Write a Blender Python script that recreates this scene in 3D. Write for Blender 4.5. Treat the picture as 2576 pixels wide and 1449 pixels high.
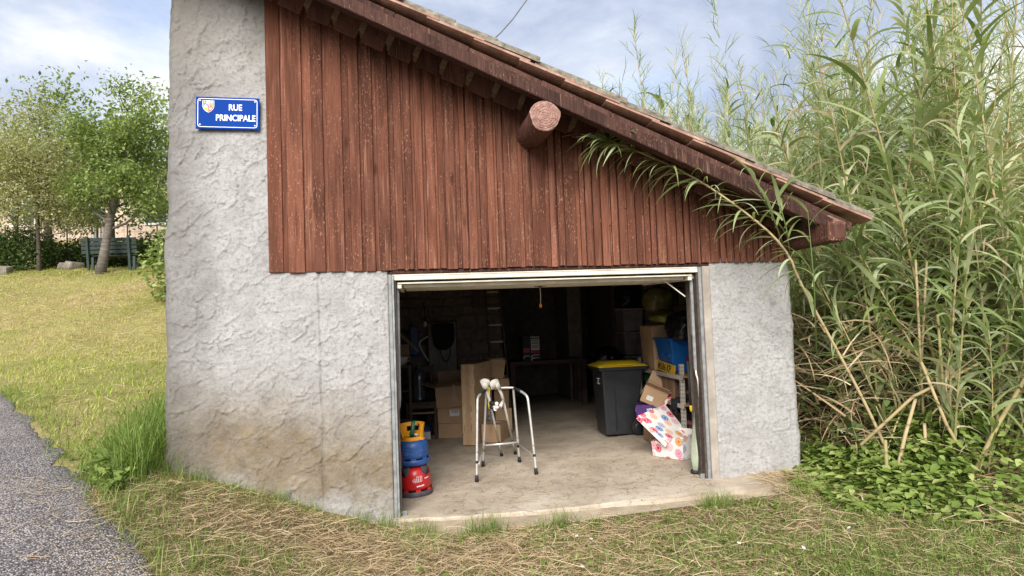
import bpy, bmesh, math, random
import numpy as np
from mathutils import Vector, Matrix, Euler, noise as mnoise

for o in list(bpy.data.objects): bpy.data.objects.remove(o)
SC = bpy.context.scene
COL = SC.collection
random.seed(7)
RNG = np.random.default_rng(11)
R = math.radians

# ------------------------------------------------------------------ camera
cam_d = bpy.data.cameras.new('camera'); cam = bpy.data.objects.new('camera', cam_d); COL.objects.link(cam)
cam_d.sensor_width = 36.0; cam_d.lens = 36.0 * 1640 / 2576
cam_d.clip_start = 0.05; cam_d.clip_end = 2000
psi, pit, rol = R(8.2), R(2.8), R(2.1)
Fv = Vector((math.sin(psi)*math.cos(pit), math.cos(psi)*math.cos(pit), math.sin(pit)))
r0 = Vector((math.cos(psi), -math.sin(psi), 0)); u0 = r0.cross(Fv)
rv = r0*math.cos(rol) - u0*math.sin(rol); uv = u0*math.cos(rol) + r0*math.sin(rol)
mw = Matrix((rv, uv, -Fv)).transposed().to_4x4(); mw.translation = (0, -5.5, 1.55)
cam.matrix_world = mw
SC.camera = cam

# ------------------------------------------------------------------ sky, sun, exposure
SUN_EL, SUN_AZ = R(34), R(197)          # azimuth measured clockwise from +Y (behind the camera, a little left)
world = bpy.data.worlds.new('World'); SC.world = world; world.use_nodes = True
nt = world.node_tree; nt.nodes.clear()
def wn(t, **k):
    n = nt.nodes.new(t)
    for a, b in k.items(): setattr(n, a, b)
    return n
sky = wn('ShaderNodeTexSky', sky_type='NISHITA', sun_disc=False)
sky.sun_elevation = SUN_EL; sky.sun_rotation = SUN_AZ
sky.air_density = 1.0; sky.dust_density = 1.2; sky.ozone_density = 1.5
bg = wn('ShaderNodeBackground'); bg.inputs['Strength'].default_value = 0.10
outw = wn('ShaderNodeOutputWorld')
geo = wn('ShaderNodeTexCoord')
sep = wn('ShaderNodeSeparateXYZ'); nt.links.new(geo.outputs['Generated'], sep.inputs[0])
ab = wn('ShaderNodeMath', operation='ABSOLUTE'); nt.links.new(sep.outputs[2], ab.inputs[0])
ad = wn('ShaderNodeMath', operation='ADD'); nt.links.new(ab.outputs[0], ad.inputs[0]); ad.inputs[1].default_value = 0.28
dx = wn('ShaderNodeMath', operation='DIVIDE'); nt.links.new(sep.outputs[0], dx.inputs[0]); nt.links.new(ad.outputs[0], dx.inputs[1])
dy = wn('ShaderNodeMath', operation='DIVIDE'); nt.links.new(sep.outputs[1], dy.inputs[0]); nt.links.new(ad.outputs[0], dy.inputs[1])
cmb = wn('ShaderNodeCombineXYZ'); nt.links.new(dx.outputs[0], cmb.inputs[0]); nt.links.new(dy.outputs[0], cmb.inputs[1])
def wnoise(scale, detail, rough, off, dist=0.0):
    mp = wn('ShaderNodeMapping'); mp.inputs['Location'].default_value = off; nt.links.new(cmb.outputs[0], mp.inputs[0])
    n = wn('ShaderNodeTexNoise'); n.inputs['Scale'].default_value = scale; n.inputs['Detail'].default_value = detail
    n.inputs['Roughness'].default_value = rough; n.inputs['Distortion'].default_value = dist
    nt.links.new(mp.outputs[0], n.inputs['Vector']); return n
def wramp(src, stops):
    r = wn('ShaderNodeValToRGB'); el = r.color_ramp.elements
    while len(el) < len(stops): el.new(0.5)
    for e, (p, c) in zip(el, stops): e.position = p; e.color = (*c, 1)
    nt.links.new(src, r.inputs[0]); return r
n_mask = wnoise(1.5, 7, 0.55, (3.1, 0.35, 0), 0.35)
m_mask = wramp(n_mask.outputs[0], [(0.26, (0.4, 0.4, 0.4)), (0.43, (1, 1, 1))])
n_sh = wnoise(1.9, 8, 0.6, (7.3, 2.1, 0), 0.3)
m_sh = wramp(n_sh.outputs[0], [(0.36, (1.5, 1.75, 2.3)), (0.48, (2.1, 2.33, 2.8)), (0.58, (2.95, 3.05, 3.2)), (0.68, (3.3, 3.32, 3.35))])
mixw = wn('ShaderNodeMixRGB'); nt.links.new(m_mask.outputs[0], mixw.inputs[0])
blue = wn('ShaderNodeMixRGB', blend_type='MULTIPLY'); blue.inputs[0].default_value = 1.0
blue.inputs[2].default_value = (0.66, 0.72, 0.82, 1)
nt.links.new(sky.outputs[0], blue.inputs[1])
nt.links.new(blue.outputs[0], mixw.inputs[1]); nt.links.new(m_sh.outputs[0], mixw.inputs[2])
nt.links.new(mixw.outputs[0], bg.inputs[0]); nt.links.new(bg.outputs[0], outw.inputs[0])

sun_d = bpy.data.lights.new('sun', 'SUN'); sun = bpy.data.objects.new('sun', sun_d); COL.objects.link(sun)
sun_d.energy = 2.0; sun_d.angle = R(38); sun_d.color = (1.0, 0.95, 0.88)
sd = Vector((math.sin(SUN_AZ)*math.cos(SUN_EL), math.cos(SUN_AZ)*math.cos(SUN_EL), math.sin(SUN_EL)))
sun.rotation_euler = sd.to_track_quat('Z', 'Y').to_euler()
SC.view_settings.view_transform = 'Standard'; SC.view_settings.look = 'None'
SC.view_settings.exposure = 1.78; SC.view_settings.gamma = 1; SC.view_settings.use_curve_mapping = False
SC.render.engine = 'CYCLES'
SC.cycles.use_denoising = True
SC.cycles.max_bounces = 8; SC.cycles.transparent_max_bounces = 8
SC.cycles.sample_clamp_indirect = 6

# ------------------------------------------------------------------ helpers
def tag(o, label=None, cat=None, group=None, kind=None):
    if label: o['label'] = label
    if cat: o['category'] = cat
    if group: o['group'] = group
    if kind: o['kind'] = kind
    return o

def thing(name, label, cat, loc=(0, 0, 0), group=None, rz=0.0):
    o = bpy.data.objects.new(name, None); COL.objects.link(o)
    o.empty_display_size = 0.1
    o.location = loc; o.rotation_euler = (0, 0, rz)
    return tag(o, label, cat, group)

def link(name, me, parent=None, world=True):
    o = bpy.data.objects.new(name, me); COL.objects.link(o)
    if parent is not None:
        o.parent = parent
        if world and parent.type == 'EMPTY':
            o.matrix_parent_inverse = Matrix.Translation(-Vector(parent.location))
    return o

class MB:
    """collects shapes, then links them as one mesh object"""
    def __init__(s): s.v = []; s.f = []; s.m = []; s.sm = []
    def add(s, vs, fs, mi=0, smooth=False):
        b = len(s.v); s.v.extend([tuple(v) for v in vs])
        for f in fs: s.f.append([b+i for i in f]); s.m.append(mi); s.sm.append(smooth)
        return s
    def box(s, c, d, rot=(0, 0, 0), mi=0, taper=1.0):
        M = Euler(rot).to_matrix() if not isinstance(rot, Matrix) else rot
        c = Vector(c); vs = []
        for z in (-.5, .5):
            k = taper if z < 0 else 1.0
            for x, y in ((-.5, -.5), (.5, -.5), (.5, .5), (-.5, .5)):
                vs.append(c + M @ Vector((x*d[0]*k, y*d[1]*k, z*d[2])))
        return s.add(vs, [(3, 2, 1, 0), (4, 5, 6, 7), (0, 1, 5, 4), (1, 2, 6, 5), (2, 3, 7, 6), (3, 0, 4, 7)], mi)
    def box2(s, a, b, mi=0):
        return s.box([(p+q)/2 for p, q in zip(a, b)], [abs(q-p) for p, q in zip(a, b)], mi=mi)
    def tube(s, pts, r, n=8, mi=0, caps=True, smooth=True):
        pts = [Vector(p) for p in pts]; N = len(pts)
        rs = [r]*N if isinstance(r, (int, float)) else list(r)
        vs = []; prev = None
        for i, p in enumerate(pts):
            t = (pts[min(i+1, N-1)] - pts[max(i-1, 0)]).normalized()
            if prev is None:
                a = t.orthogonal().normalized()
            else:
                a = (prev - t*prev.dot(t)); a = a.normalized() if a.length > 1e-6 else t.orthogonal().normalized()
            prev = a; b = t.cross(a)
            for k in range(n):
                an = 2*math.pi*k/n
                vs.append(p + (a*math.cos(an) + b*math.sin(an))*rs[i])
        fs = [(i*n+k, i*n+(k+1) % n, (i+1)*n+(k+1) % n, (i+1)*n+k) for i in range(N-1) for k in range(n)]
        s.add(vs, fs, mi, smooth)
        if caps:
            b = len(s.v) - N*n
            s.f.append([b+k for k in reversed(range(n))]); s.m.append(mi); s.sm.append(False)
            s.f.append([b+(N-1)*n+k for k in range(n)]); s.m.append(mi); s.sm.append(False)
        return s
    def lathe(s, prof, c, n=28, mi=0, M=None, smooth=True, arc=(0, 2*math.pi)):
        c = Vector(c); M = M or Matrix.Identity(3); full = abs(arc[1]-arc[0]-2*math.pi) < 1e-6
        k = n if full else n+1; vs = []
        for r, z in prof:
            for i in range(k):
                a = arc[0] + (arc[1]-arc[0])*i/n
                vs.append(c + M @ Vector((r*math.cos(a), r*math.sin(a), z)))
        fs = []
        for j in range(len(prof)-1):
            for i in range(n):
                i2 = (i+1) % k
                fs.append((j*k+i, j*k+i2, (j+1)*k+i2, (j+1)*k+i))
        return s.add(vs, fs, mi, smooth)
    def prism(s, poly, ax, ay, o, ext, mi=0):
        o = Vector(o); ax = Vector(ax); ay = Vector(ay); ext = Vector(ext); n = len(poly)
        vs = [o + ax*p[0] + ay*p[1] for p in poly]; vs += [v + ext for v in vs]
        fs = [tuple(reversed(range(n))), tuple(range(n, 2*n))] + [(i, (i+1) % n, n+(i+1) % n, n+i) for i in range(n)]
        return s.add(vs, fs, mi)
    def mesh(s, name, bevel=0.0, seg=1, recalc=True, subdiv=0, jitter=0.0, jscale=6.0):
        me = bpy.data.meshes.new(name)
        me.from_pydata(s.v, [], s.f)
        me.polygons.foreach_set('material_index', s.m); me.polygons.foreach_set('use_smooth', s.sm)
        if recalc or bevel or subdiv or jitter:
            bm = bmesh.new(); bm.from_mesh(me)
            if recalc: bmesh.ops.recalc_face_normals(bm, faces=bm.faces)
            if bevel:
                eds = [e for e in bm.edges if len(e.link_faces) == 2 and e.calc_face_angle(0) > 0.6]
                bmesh.ops.bevel(bm, geom=eds, offset=bevel, segments=seg, affect='EDGES', profile=0.6, clamp_overlap=True)
            if subdiv: bmesh.ops.subdivide_edges(bm, edges=bm.edges, cuts=subdiv, use_grid_fill=True)
            if jitter:
                off = Vector((random.random()*99, random.random()*99, random.random()*99))
                for v in bm.verts: v.co += mnoise.noise_vector(v.co*jscale + off)*jitter
            bm.to_mesh(me); bm.free()
        me.update(); return me
    def build(s, name, mats, parent=None, world=True, **k):
        me = s.mesh(name, **k)
        for m in (mats if isinstance(mats, (list, tuple)) else [mats]): me.materials.append(m)
        return link(name, me, parent, world)

def np_mesh(name, V, Q, mat, tint=None, smooth=True, mats=None, mi=None):
    """mesh from numpy arrays: V (n,3), Q (m,4) quads (or (m,3))"""
    me = bpy.data.meshes.new(name); V = np.asarray(V, np.float32); Q = np.asarray(Q, np.int32)
    k = Q.shape[1]
    me.vertices.add(len(V)); me.vertices.foreach_set('co', V.ravel())
    me.loops.add(Q.size); me.loops.foreach_set('vertex_index', Q.ravel())
    me.polygons.add(len(Q)); me.polygons.foreach_set('loop_start', np.arange(0, Q.size, k, dtype=np.int32))
    me.polygons.foreach_set('loop_total', np.full(len(Q), k, np.int32))
    me.polygons.foreach_set('use_smooth', np.full(len(Q), smooth))
    if tint is not None:
        at = me.attributes.new('tint', 'FLOAT', 'POINT'); at.data.foreach_set('value', np.asarray(tint, np.float32))
    for m in (mats or [mat]): me.materials.append(m)
    if mi is not None: me.polygons.foreach_set('material_index', np.asarray(mi, np.int32))
    me.update(calc_edges=True); return me

# numpy value noise
def _h(ix, iy, seed):
    n = (ix.astype(np.int64)*374761393 + iy.astype(np.int64)*668265263 + seed*1442695041) & 0xffffffff
    n = ((n ^ (n >> 13))*1274126177) & 0xffffffff
    return ((n ^ (n >> 16)) & 0xffff)/65535.0
def vn(x, y, seed=0):
    x = np.asarray(x, float); y = np.asarray(y, float)
    ix = np.floor(x); iy = np.floor(y); fx = x-ix; fy = y-iy; fx = fx*fx*(3-2*fx); fy = fy*fy*(3-2*fy)
    a = _h(ix, iy, seed); b = _h(ix+1, iy, seed); c = _h(ix, iy+1, seed); d = _h(ix+1, iy+1, seed)
    return (a*(1-fx)+b*fx)*(1-fy) + (c*(1-fx)+d*fx)*fy
def fbm(x, y, seed=0, o=4):
    s = 0; a = .5; t = 0
    for i in range(o): s = s + a*vn(x*2**i, y*2**i, seed+i*17); t += a; a *= .5
    return s/t

# strips: grass blades, straw, cane leaves -- all in one numpy pass
def strips(base, az, th0, curv, length, width, S=4, wp=2.0, haz=None, taper0=1.0, roll=None):
    """base (N,3); az azimuth; th0 start angle from vertical; curv total bend; S segments; width profile narrows to a tip"""
    N = len(base); t = np.linspace(0, 1, S+1)
    th = th0[:, None] + curv[:, None]*t[None, :]
    a = az[:, None] + (haz[:, None]*t[None, :] if haz is not None else 0*t[None, :])
    tm = (th[:, 1:]+th[:, :-1])/2; am = (a[:, 1:]+a[:, :-1])/2; dl = (length/S)[:, None]
    d = np.stack([np.sin(tm)*np.cos(am)*dl, np.sin(tm)*np.sin(am)*dl, np.cos(tm)*dl], -1)
    P = np.concatenate([base[:, None, :], base[:, None, :]+np.cumsum(d, 1)], 1)
    side = np.stack([-np.sin(a), np.cos(a), 0*a], -1)
    if roll is not None:
        up = np.stack([-np.cos(th)*np.cos(a), -np.cos(th)*np.sin(a), np.sin(th)], -1)
        side = side*np.cos(roll)[:, None, None] + up*np.sin(roll)[:, None, None]
    w0 = np.clip(1 - t**wp, 0.03, 1)*np.minimum(1, taper0 + t*(1-taper0)*5)
    w = width[:, None]*w0[None, :]/2
    L = P - side*w[..., None]; Rr = P + side*w[..., None]
    V = np.stack([L, Rr], 2).reshape(N, (S+1)*2, 3)
    q = np.array([[2*i, 2*i+1, 2*i+3, 2*i+2] for i in range(S)])
    Q = (np.arange(N)[:, None, None]*(S+1)*2 + q[None]).reshape(-1, 4)
    return V.reshape(-1, 3), Q, (S+1)*2
def cat_strips(parts):
    V = []; Q = []; T = []; n = 0
    for v, q, t in parts: V.append(v); Q.append(q+n); T.append(t); n += len(v)
    return np.concatenate(V), np.concatenate(Q), np.concatenate(T)

LEAF_T = np.array([[0, 0, 0], [.28, .30, .05], [.62, .24, .03], [1, 0, -.08], [.62, -.24, .03], [.28, -.30, .05], [.3, 0, -.03], [.62, 0, -.03]])
LEAF_Q = np.array([[0, 6, 1, 1], [6, 7, 2, 1], [7, 3, 2, 2], [0, 5, 6, 6], [5, 4, 7, 6], [4, 3, 7, 7]])
LEAF4_T = np.array([[0, 0, 0], [.5, .27, .06], [1, 0, -.06], [.5, -.27, .06]])
LEAF4_Q = np.array([[0, 1, 2, 3]])
def leaves(pos, az, pitch, size, roll, simple=True):
    """leaf blades: pos (N,3), pointing at az, pitch below horizontal"""
    T = LEAF4_T if simple else LEAF_T; Q = LEAF4_Q if simple else None
    if Q is None: Q = np.array([[0, 6, 1, 5], [5, 6, 1, 1]])[:0]
    N = len(pos)
    ca, sa, cp, sp = np.cos(az), np.sin(az), np.cos(pitch), np.sin(pitch)
    fx = np.stack([ca*cp, sa*cp, -sp], -1); sy = np.stack([-sa, ca, 0*ca], -1); uz = np.cross(fx, sy)
    s2 = sy*np.cos(roll)[:, None] + uz*np.sin(roll)[:, None]; u2 = np.cross(fx, s2)
    V = pos[:, None, :] + size[:, None, None]*(fx[:, None]*T[None, :, 0:1] + s2[:, None]*T[None, :, 1:2] + u2[:, None]*T[None, :, 2:3])
    if simple: q = LEAF4_Q
    else: q = np.array([[0, 6, 1, 1], [6, 7, 2, 1], [7, 3, 2, 2], [0, 5, 6, 6], [5, 4, 7, 6], [4, 3, 7, 7]])
    if not simple: q = np.array([[0, 6, 7, 1], [1, 7, 3, 2], [0, 5, 7, 6], [5, 4, 3, 7]])
    Qs = (np.arange(N)[:, None, None]*len(T) + q[None]).reshape(-1, 4)
    return V.reshape(-1, 3), Qs, len(T)

# ------------------------------------------------------------------ materials
class NT:
    def __init__(s, name):
        s.m = bpy.data.materials.new(name); s.m.use_nodes = True; s.t = s.m.node_tree
        s.p = s.t.nodes['Principled BSDF']; s.out = s.t.nodes['Material Output']
    def n(s, t, **k):
        x = s.t.nodes.new(t)
        for a, b in k.items():
            if a == 'ins':
                for i, v in b.items(): x.inputs[i].default_value = v
            else: setattr(x, a, b)
        return x
    def l(s, a, b): s.t.links.new(a, b)
    def coord(s, scale=(1, 1, 1), loc=(0, 0, 0), kind='Object', rnd=True):
        tc = s.n('ShaderNodeTexCoord'); mp = s.n('ShaderNodeMapping'); mp.inputs['Scale'].default_value = scale
        mp.inputs['Location'].default_value = loc
        if rnd:
            oi = s.n('ShaderNodeObjectInfo'); ml = s.n('ShaderNodeVectorMath', operation='MULTIPLY')
            cb = s.n('ShaderNodeCombineXYZ')
            for i, f in enumerate((37.0, 91.0, 53.0)):
                mm = s.n('ShaderNodeMath', operation='MULTIPLY'); mm.inputs[1].default_value = f
                s.l(oi.outputs['Random'], mm.inputs[0]); s.l(mm.outputs[0], cb.inputs[i])
            av = s.n('ShaderNodeVectorMath', operation='ADD'); s.l(tc.outputs[kind], av.inputs[0]); s.l(cb.outputs[0], av.inputs[1])
            s.l(av.outputs[0], mp.inputs[0])
        else: s.l(tc.outputs[kind], mp.inputs[0])
        return mp.outputs[0]
    def noise(s, vec, scale, detail=5, rough=.55, dist=0.0):
        x = s.n('ShaderNodeTexNoise'); x.inputs['Scale'].default_value = scale; x.inputs['Detail'].default_value = detail
        x.inputs['Roughness'].default_value = rough; x.inputs['Distortion'].default_value = dist; s.l(vec, x.inputs['Vector']); return x.outputs[0]
    def ramp(s, src, stops, interp='LINEAR'):
        r = s.n('ShaderNodeValToRGB'); r.color_ramp.interpolation = interp; el = r.color_ramp.elements
        while len(el) < len(stops): el.new(.5)
        for e, (p, c) in zip(el, stops): e.position = p; e.color = (*(c if isinstance(c, tuple) else (c, c, c)), 1)
        s.l(src, r.inputs[0]); return r.outputs[0]
    def mix(s, fac, a, b, mode='MIX'):
        x = s.n('ShaderNodeMixRGB', blend_type=mode)
        for i, v in ((0, fac), (1, a), (2, b)):
            if isinstance(v, (int, float)): x.inputs[i].default_value = v
            elif isinstance(v, tuple): x.inputs[i].default_value = (*v, 1)
            else: s.l(v, x.inputs[i])
        return x.outputs[0]
    def math(s, op, a, b=None, clamp=False):
        x = s.n('ShaderNodeMath', operation=op); x.use_clamp = clamp
        for i, v in ((0, a), (1, b)):
            if v is None: continue
            if isinstance(v, (int, float)): x.inputs[i].default_value = v
            else: s.l(v, x.inputs[i])
        return x.outputs[0]
    def base(s, c):
        if isinstance(c, tuple): s.p.inputs['Base Color'].default_value = (*c, 1)
        else: s.l(c, s.p.inputs['Base Color'])
    def bump(s, h, strength=.4, dist=.01):
        b = s.n('ShaderNodeBump'); b.inputs['Strength'].default_value = strength; b.inputs['Distance'].default_value = dist
        s.l(h, b.inputs['Height']); s.l(b.outputs[0], s.p.inputs['Normal'])
    def set(s, rough=None, metal=None, spec=None):
        if rough is not None: s.p.inputs['Roughness'].default_value = rough
        if metal is not None: s.p.inputs['Metallic'].default_value = metal
        if spec is not None: s.p.inputs['Specular IOR Level'].default_value = spec
        return s

def plain(name, c1, c2=None, scale=9, rough=.7, metal=0, bump=.0, bscale=60, stretch=(1, 1, 1), grime=0.25, c3=None, spec=.4):
    m = NT(name).set(rough, metal, spec); v = m.coord(stretch)
    c2 = c2 or tuple(x*.75 for x in c1)
    n1 = m.noise(v, scale, 6, .6)
    c = m.ramp(n1, [(.33, c2), (.62, c1)] + ([(.74, c3)] if c3 else []))
    if grime:
        n2 = m.noise(v, scale*.37, 6, .65, .4); g = m.ramp(n2, [(.42, 1.0), (.68, 1.0-grime)])
        c = m.mix(1.0, c, g, 'MULTIPLY')
    m.base(c)
    if bump: m.bump(m.noise(v, bscale, 4, .6), bump, .01)
    return m.m

def leafmat(name, stops, trans=.35, rough=.55):
    m = NT(name).set(rough, 0, .35)
    at = m.n('ShaderNodeAttribute', attribute_name='tint')
    oi = m.n('ShaderNodeObjectInfo')
    j = m.math('ADD', at.outputs['Fac'], m.math('MULTIPLY', m.math('SUBTRACT', oi.outputs['Random'], .5), .25), True)
    v = m.coord(rnd=False); nz = m.noise(v, 23, 3)
    c = m.ramp(m.math('ADD', j, m.math('MULTIPLY', m.math('SUBTRACT', nz, .5), .3), True), stops)
    m.base(c)
    tr = m.n('ShaderNodeBsdfTranslucent'); m.l(m.mix(1.0, c, (1.15, 1.25, .7), 'MULTIPLY'), tr.inputs[0])
    ms = m.n('ShaderNodeMixShader'); ms.inputs[0].default_value = trans
    m.l(m.p.outputs[0], ms.inputs[1]); m.l(tr.outputs[0], ms.inputs[2]); m.l(ms.outputs[0], m.out.inputs[0])
    return m.m

M = {}
# roughcast render: pale grey with ochre splash stain low down and grey weathering near the edges; the top mixes stain with painted roof shade
def render_mat():
    m = NT('roughcast_render').set(.92, 0, .15); v = m.coord(rnd=False)
    sp = m.n('ShaderNodeSeparateXYZ'); m.l(v, sp.inputs[0]); X, Z = sp.outputs[0], sp.outputs[2]
    n1 = m.noise(v, 2.2, 7, .6, .3); n2 = m.noise(v, 34, 4, .7); n3 = m.noise(v, 5.5, 6, .62, .5)
    c = m.ramp(n3, [(.3, (.43, .418, .408)), (.55, (.53, .52, .512)), (.75, (.59, .582, .575))])
    c = m.mix(m.ramp(n2, [(.38, .6), (.50, 0.0)]), c, (.31, .295, .28))
    # ochre earth splash
    zz = m.math('ADD', Z, m.math('MULTIPLY', m.math('SUBTRACT', n1, .5), .75))
    zz = m.math('ADD', zz, m.math('MULTIPLY', m.math('ADD', X, 1.0), .20))
    brk = m.ramp(m.noise(v, 11, 6, .7), [(.3, .72), (.6, 1.0)])
    band = m.ramp(m.math('MULTIPLY', zz, .75), [(.03, 0.0), (.13, .35), (.26, .92), (.44, .95), (.62, .55), (.92, 0.0)])
    lx = m.ramp(m.math('ADD', X, 2.2), [(0, 1.0), (.99, 1.0), (1.0, 1.0)])
    och = m.ramp(n3, [(.3, (.19, .14, .08)), (.6, (.275, .21, .125)), (.78, (.38, .30, .19))])
    onlyleft = m.math('LESS_THAN', X, 1.0)
    c = m.mix(m.math('MULTIPLY', m.math('MULTIPLY', band, brk), m.math('ADD', m.math('MULTIPLY', onlyleft, .92), .06)), c, och)
    # grey weathering by the outer left corner
    ex = m.math('ADD', X, m.math('MULTIPLY', m.math('SUBTRACT', n1, .5), .8))
    edge = m.ramp(m.math('ADD', ex, 2.3), [(.24, .85), (.56, .40), (.80, 0.0)])
    c = m.mix(edge, c, (.20, .187, .17))
    tz = m.math('MULTIPLY', m.math('SUBTRACT', m.math('ADD', Z, m.math('MULTIPLY', m.math('SUBTRACT', n1, .5), 1.6)), 3.0), .62)  # towards the roof: part stain, part eave shade put into the colour
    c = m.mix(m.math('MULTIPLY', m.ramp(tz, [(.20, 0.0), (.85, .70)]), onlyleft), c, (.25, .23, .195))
    m.base(c)
    m.bump(m.math('ADD', m.noise(v, 120, 5, .75), m.math('MULTIPLY', m.noise(v, 300, 3, .7), .5)), 1.0, .016)
    return m.m
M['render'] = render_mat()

def plank_mat(name, ca, cb, scratch=.5):
    m = NT(name).set(.86, 0, .15); v = m.coord((1, 1, 1)); vs = m.coord((14, 14, .9))
    oi = m.n('ShaderNodeObjectInfo')
    ring = m.n('ShaderNodeTexWave', wave_type='RINGS', bands_direction='Y' if False else 'X')
    vr = m.coord((5.5, 5.5, .42)); m.l(vr, ring.inputs['Vector'])
    ring.inputs['Scale'].default_value = 2.1; ring.inputs['Distortion'].default_value = 5.0; ring.inputs['Detail'].default_value = 2.5; ring.inputs['Detail Scale'].default_value = 1.4
    g = m.noise(vs, 5, 6, .65); big = m.noise(v, 1.3, 4)
    c = m.ramp(g, [(.3, ca), (.7, cb)])
    c = m.mix(m.ramp(ring.outputs[1] if len(ring.outputs) > 1 else ring.outputs[0], [(.0, .55), (.45, 0.0)]), c, tuple(x*.55 for x in ca))
    c = m.mix(1.0, c, m.ramp(oi.outputs['Random'], [(0, (.78, .77, .78)), (.5, (1, 1, 1)), (1, (1.18, 1.15, 1.12))]), 'MULTIPLY')
    c = m.mix(1.0, c, m.ramp(big, [(.3, (.80, .80, .82)), (.7, (1.12, 1.08, 1.05))]), 'MULTIPLY')
    # knots
    kv = m.n('ShaderNodeTexVoronoi', feature='F1'); m.l(m.coord((6, 6, 1.7)), kv.inputs['Vector']); kv.inputs['Scale'].default_value = 1.0
    c = m.mix(m.ramp(kv.outputs['Distance'], [(.06, .8), (.13, 0.0)]), c, tuple(x*.38 for x in ca))
    # pale scratches and flecks where the stain has worn off
    fl = m.noise(m.coord((34, 34, 12)), 3.2, 2, .5); fmask = m.ramp(m.noise(v, 2.3, 3), [(.36, 0.0), (.58, 1.0)])
    f = m.math('MULTIPLY', m.ramp(fl, [(.62, 0.0), (.68, 1.0)]), m.math('MULTIPLY', fmask, scratch))
    c = m.mix(f, c, (.42, .25, .175))
    streak = m.math('MULTIPLY', m.ramp(m.noise(m.coord((30, 30, .8)), 3, 4, .6), [(.54, 0.0), (.68, 1.0)]), m.ramp(m.noise(v, 1.6, 2), [(.46, 0.0), (.62, scratch)]))
    c = m.mix(streak, c, (.40, .22, .145))
    m.base(c)
    m.bump(m.math('ADD', g, m.math('MULTIPLY', ring.outputs[1] if len(ring.outputs) > 1 else ring.outputs[0], .5)), .6, .008)
    return m.m
M['plank'] = plank_mat('red_brown_stained_timber', (.112, .042, .026), (.195, .082, .052))
M['plank_pale'] = plank_mat('weathered_bare_timber', (.165, .062, .042), (.275, .125, .085), 1.0)
M['beam'] = plank_mat('dark_brown_roof_timber', (.055, .027, .022), (.105, .055, .043), .35)
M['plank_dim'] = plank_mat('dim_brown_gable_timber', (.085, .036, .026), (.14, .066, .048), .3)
M['batten'] = plain('raw_batten_timber', (.25, .17, .11), (.15, .095, .06), 20, .8, stretch=(1, 6, 6))
def log_mat():
    m = NT('log_end_grain').set(.85, 0, .2); v = m.coord(rnd=False)
    c = m.ramp(m.noise(v, 26, 5, .7), [(.32, (.19, .10, .08)), (.55, (.34, .20, .165)), (.72, (.46, .33, .28))])
    mp = m.n('ShaderNodeMapping'); mp.inputs['Location'].default_value = (-LOGC[0], 0, -LOGC[1]); m.l(v, mp.inputs[0])
    sq = m.n('ShaderNodeVectorMath', operation='MULTIPLY'); sq.inputs[1].default_value = (1, 0, 1); m.l(mp.outputs[0], sq.inputs[0])
    le = m.n('ShaderNodeVectorMath', operation='LENGTH'); m.l(sq.outputs[0], le.inputs[0])
    nz = m.noise(v, 14, 4, .6)
    rg_ = m.math('SINE', m.math('MULTIPLY', m.math('ADD', le.outputs['Value'], m.math('MULTIPLY', nz, .05)), 330.0))
    c = m.mix(m.ramp(rg_, [(.3, .16), (.8, 0.0)]), c, (.15, .065, .05))
    sp = m.n('ShaderNodeSeparateXYZ'); m.l(sq.outputs[0], sp.inputs[0])
    an = m.math('ADD', m.math('MULTIPLY', m.math('ARCTAN2', sp.outputs[2], sp.outputs[0]), 1.1), m.math('MULTIPLY', nz, .9))
    ck = m.math('ABSOLUTE', m.math('SINE', m.math('MULTIPLY', an, 2.0)))
    c = m.mix(m.ramp(ck, [(.0, .9), (.07, 0.0)]), c, (.05, .022, .018)); m.base(c)
    m.bump(m.math('ADD', m.noise(v, 60, 5, .7), m.math('MULTIPLY', rg_, .3)), .7, .01); return m.m
LOGC = (1.02, 3.133)
M['log_end'] = log_mat()
M['log'] = plank_mat('red_log_bark_side', (.070, .030, .022), (.15, .072, .054), .8)

M['tile'] = plain('terracotta_tile', (.43, .255, .195), (.30, .165, .12), 14, .85, bump=.4, bscale=50, grime=.35, c3=(.56, .38, .31))
M['tile_moss'] = plain('lichen_grey_terracotta', (.26, .23, .18), (.12, .10, .07), 22, .95, bump=.9, bscale=70, grime=.4, c3=(.40, .38, .32))
M['concrete'] = None
def concrete_mat():
    m = NT('stained_concrete_floor').set(.9, 0, .2); v = m.coord(rnd=False)
    n1 = m.noise(v, 1.7, 7, .62, .4); n2 = m.noise(v, 26, 5, .7); n3 = m.noise(v, 7, 6, .65)
    c = m.ramp(n1, [(.3, (.30, .245, .185)), (.52, (.42, .355, .28)), (.72, (.50, .44, .36))])
    c = m.mix(m.ramp(n3, [(.52, 0.0), (.70, .55)]), c, (.19, .16, .125))
    c = m.mix(m.ramp(n2, [(.60, 0.0), (.72, .6)]), c, (.16, .13, .10))
    c = m.mix(m.ramp(m.noise(v, 48, 3, .6), [(.66, 0.0), (.72, .6)]), c, (.52, .49, .44))
    m.base(c); m.bump(m.math('ADD', n2, m.noise(v, 110, 3)), .45, .006); return m.m
M['concrete'] = concrete_mat()
M['apron'] = plain('sandy_worn_concrete', (.41, .34, .25), (.28, .22, .155), 6, .92, bump=.6, bscale=70, grime=.3, c3=(.55, .51, .45))
M['jamb'] = plain('smooth_grey_cement', (.40, .355, .31), (.30, .26, .22), 7, .85, bump=.25, bscale=60, grime=.3)
M['galv'] = plain('galvanised_steel', (.29, .30, .30), (.21, .215, .22), 22, .6, .2, grime=.35)
M['rust'] = plain('dark_rusty_steel', (.11, .085, .07), (.05, .04, .035), 30, .75, .2, grime=.4)
M['cream'] = plain('cream_door_paint', (.76, .72, .62), (.62, .56, .45), 9, .55, grime=.2, c3=(.80, .77, .69))
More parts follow.
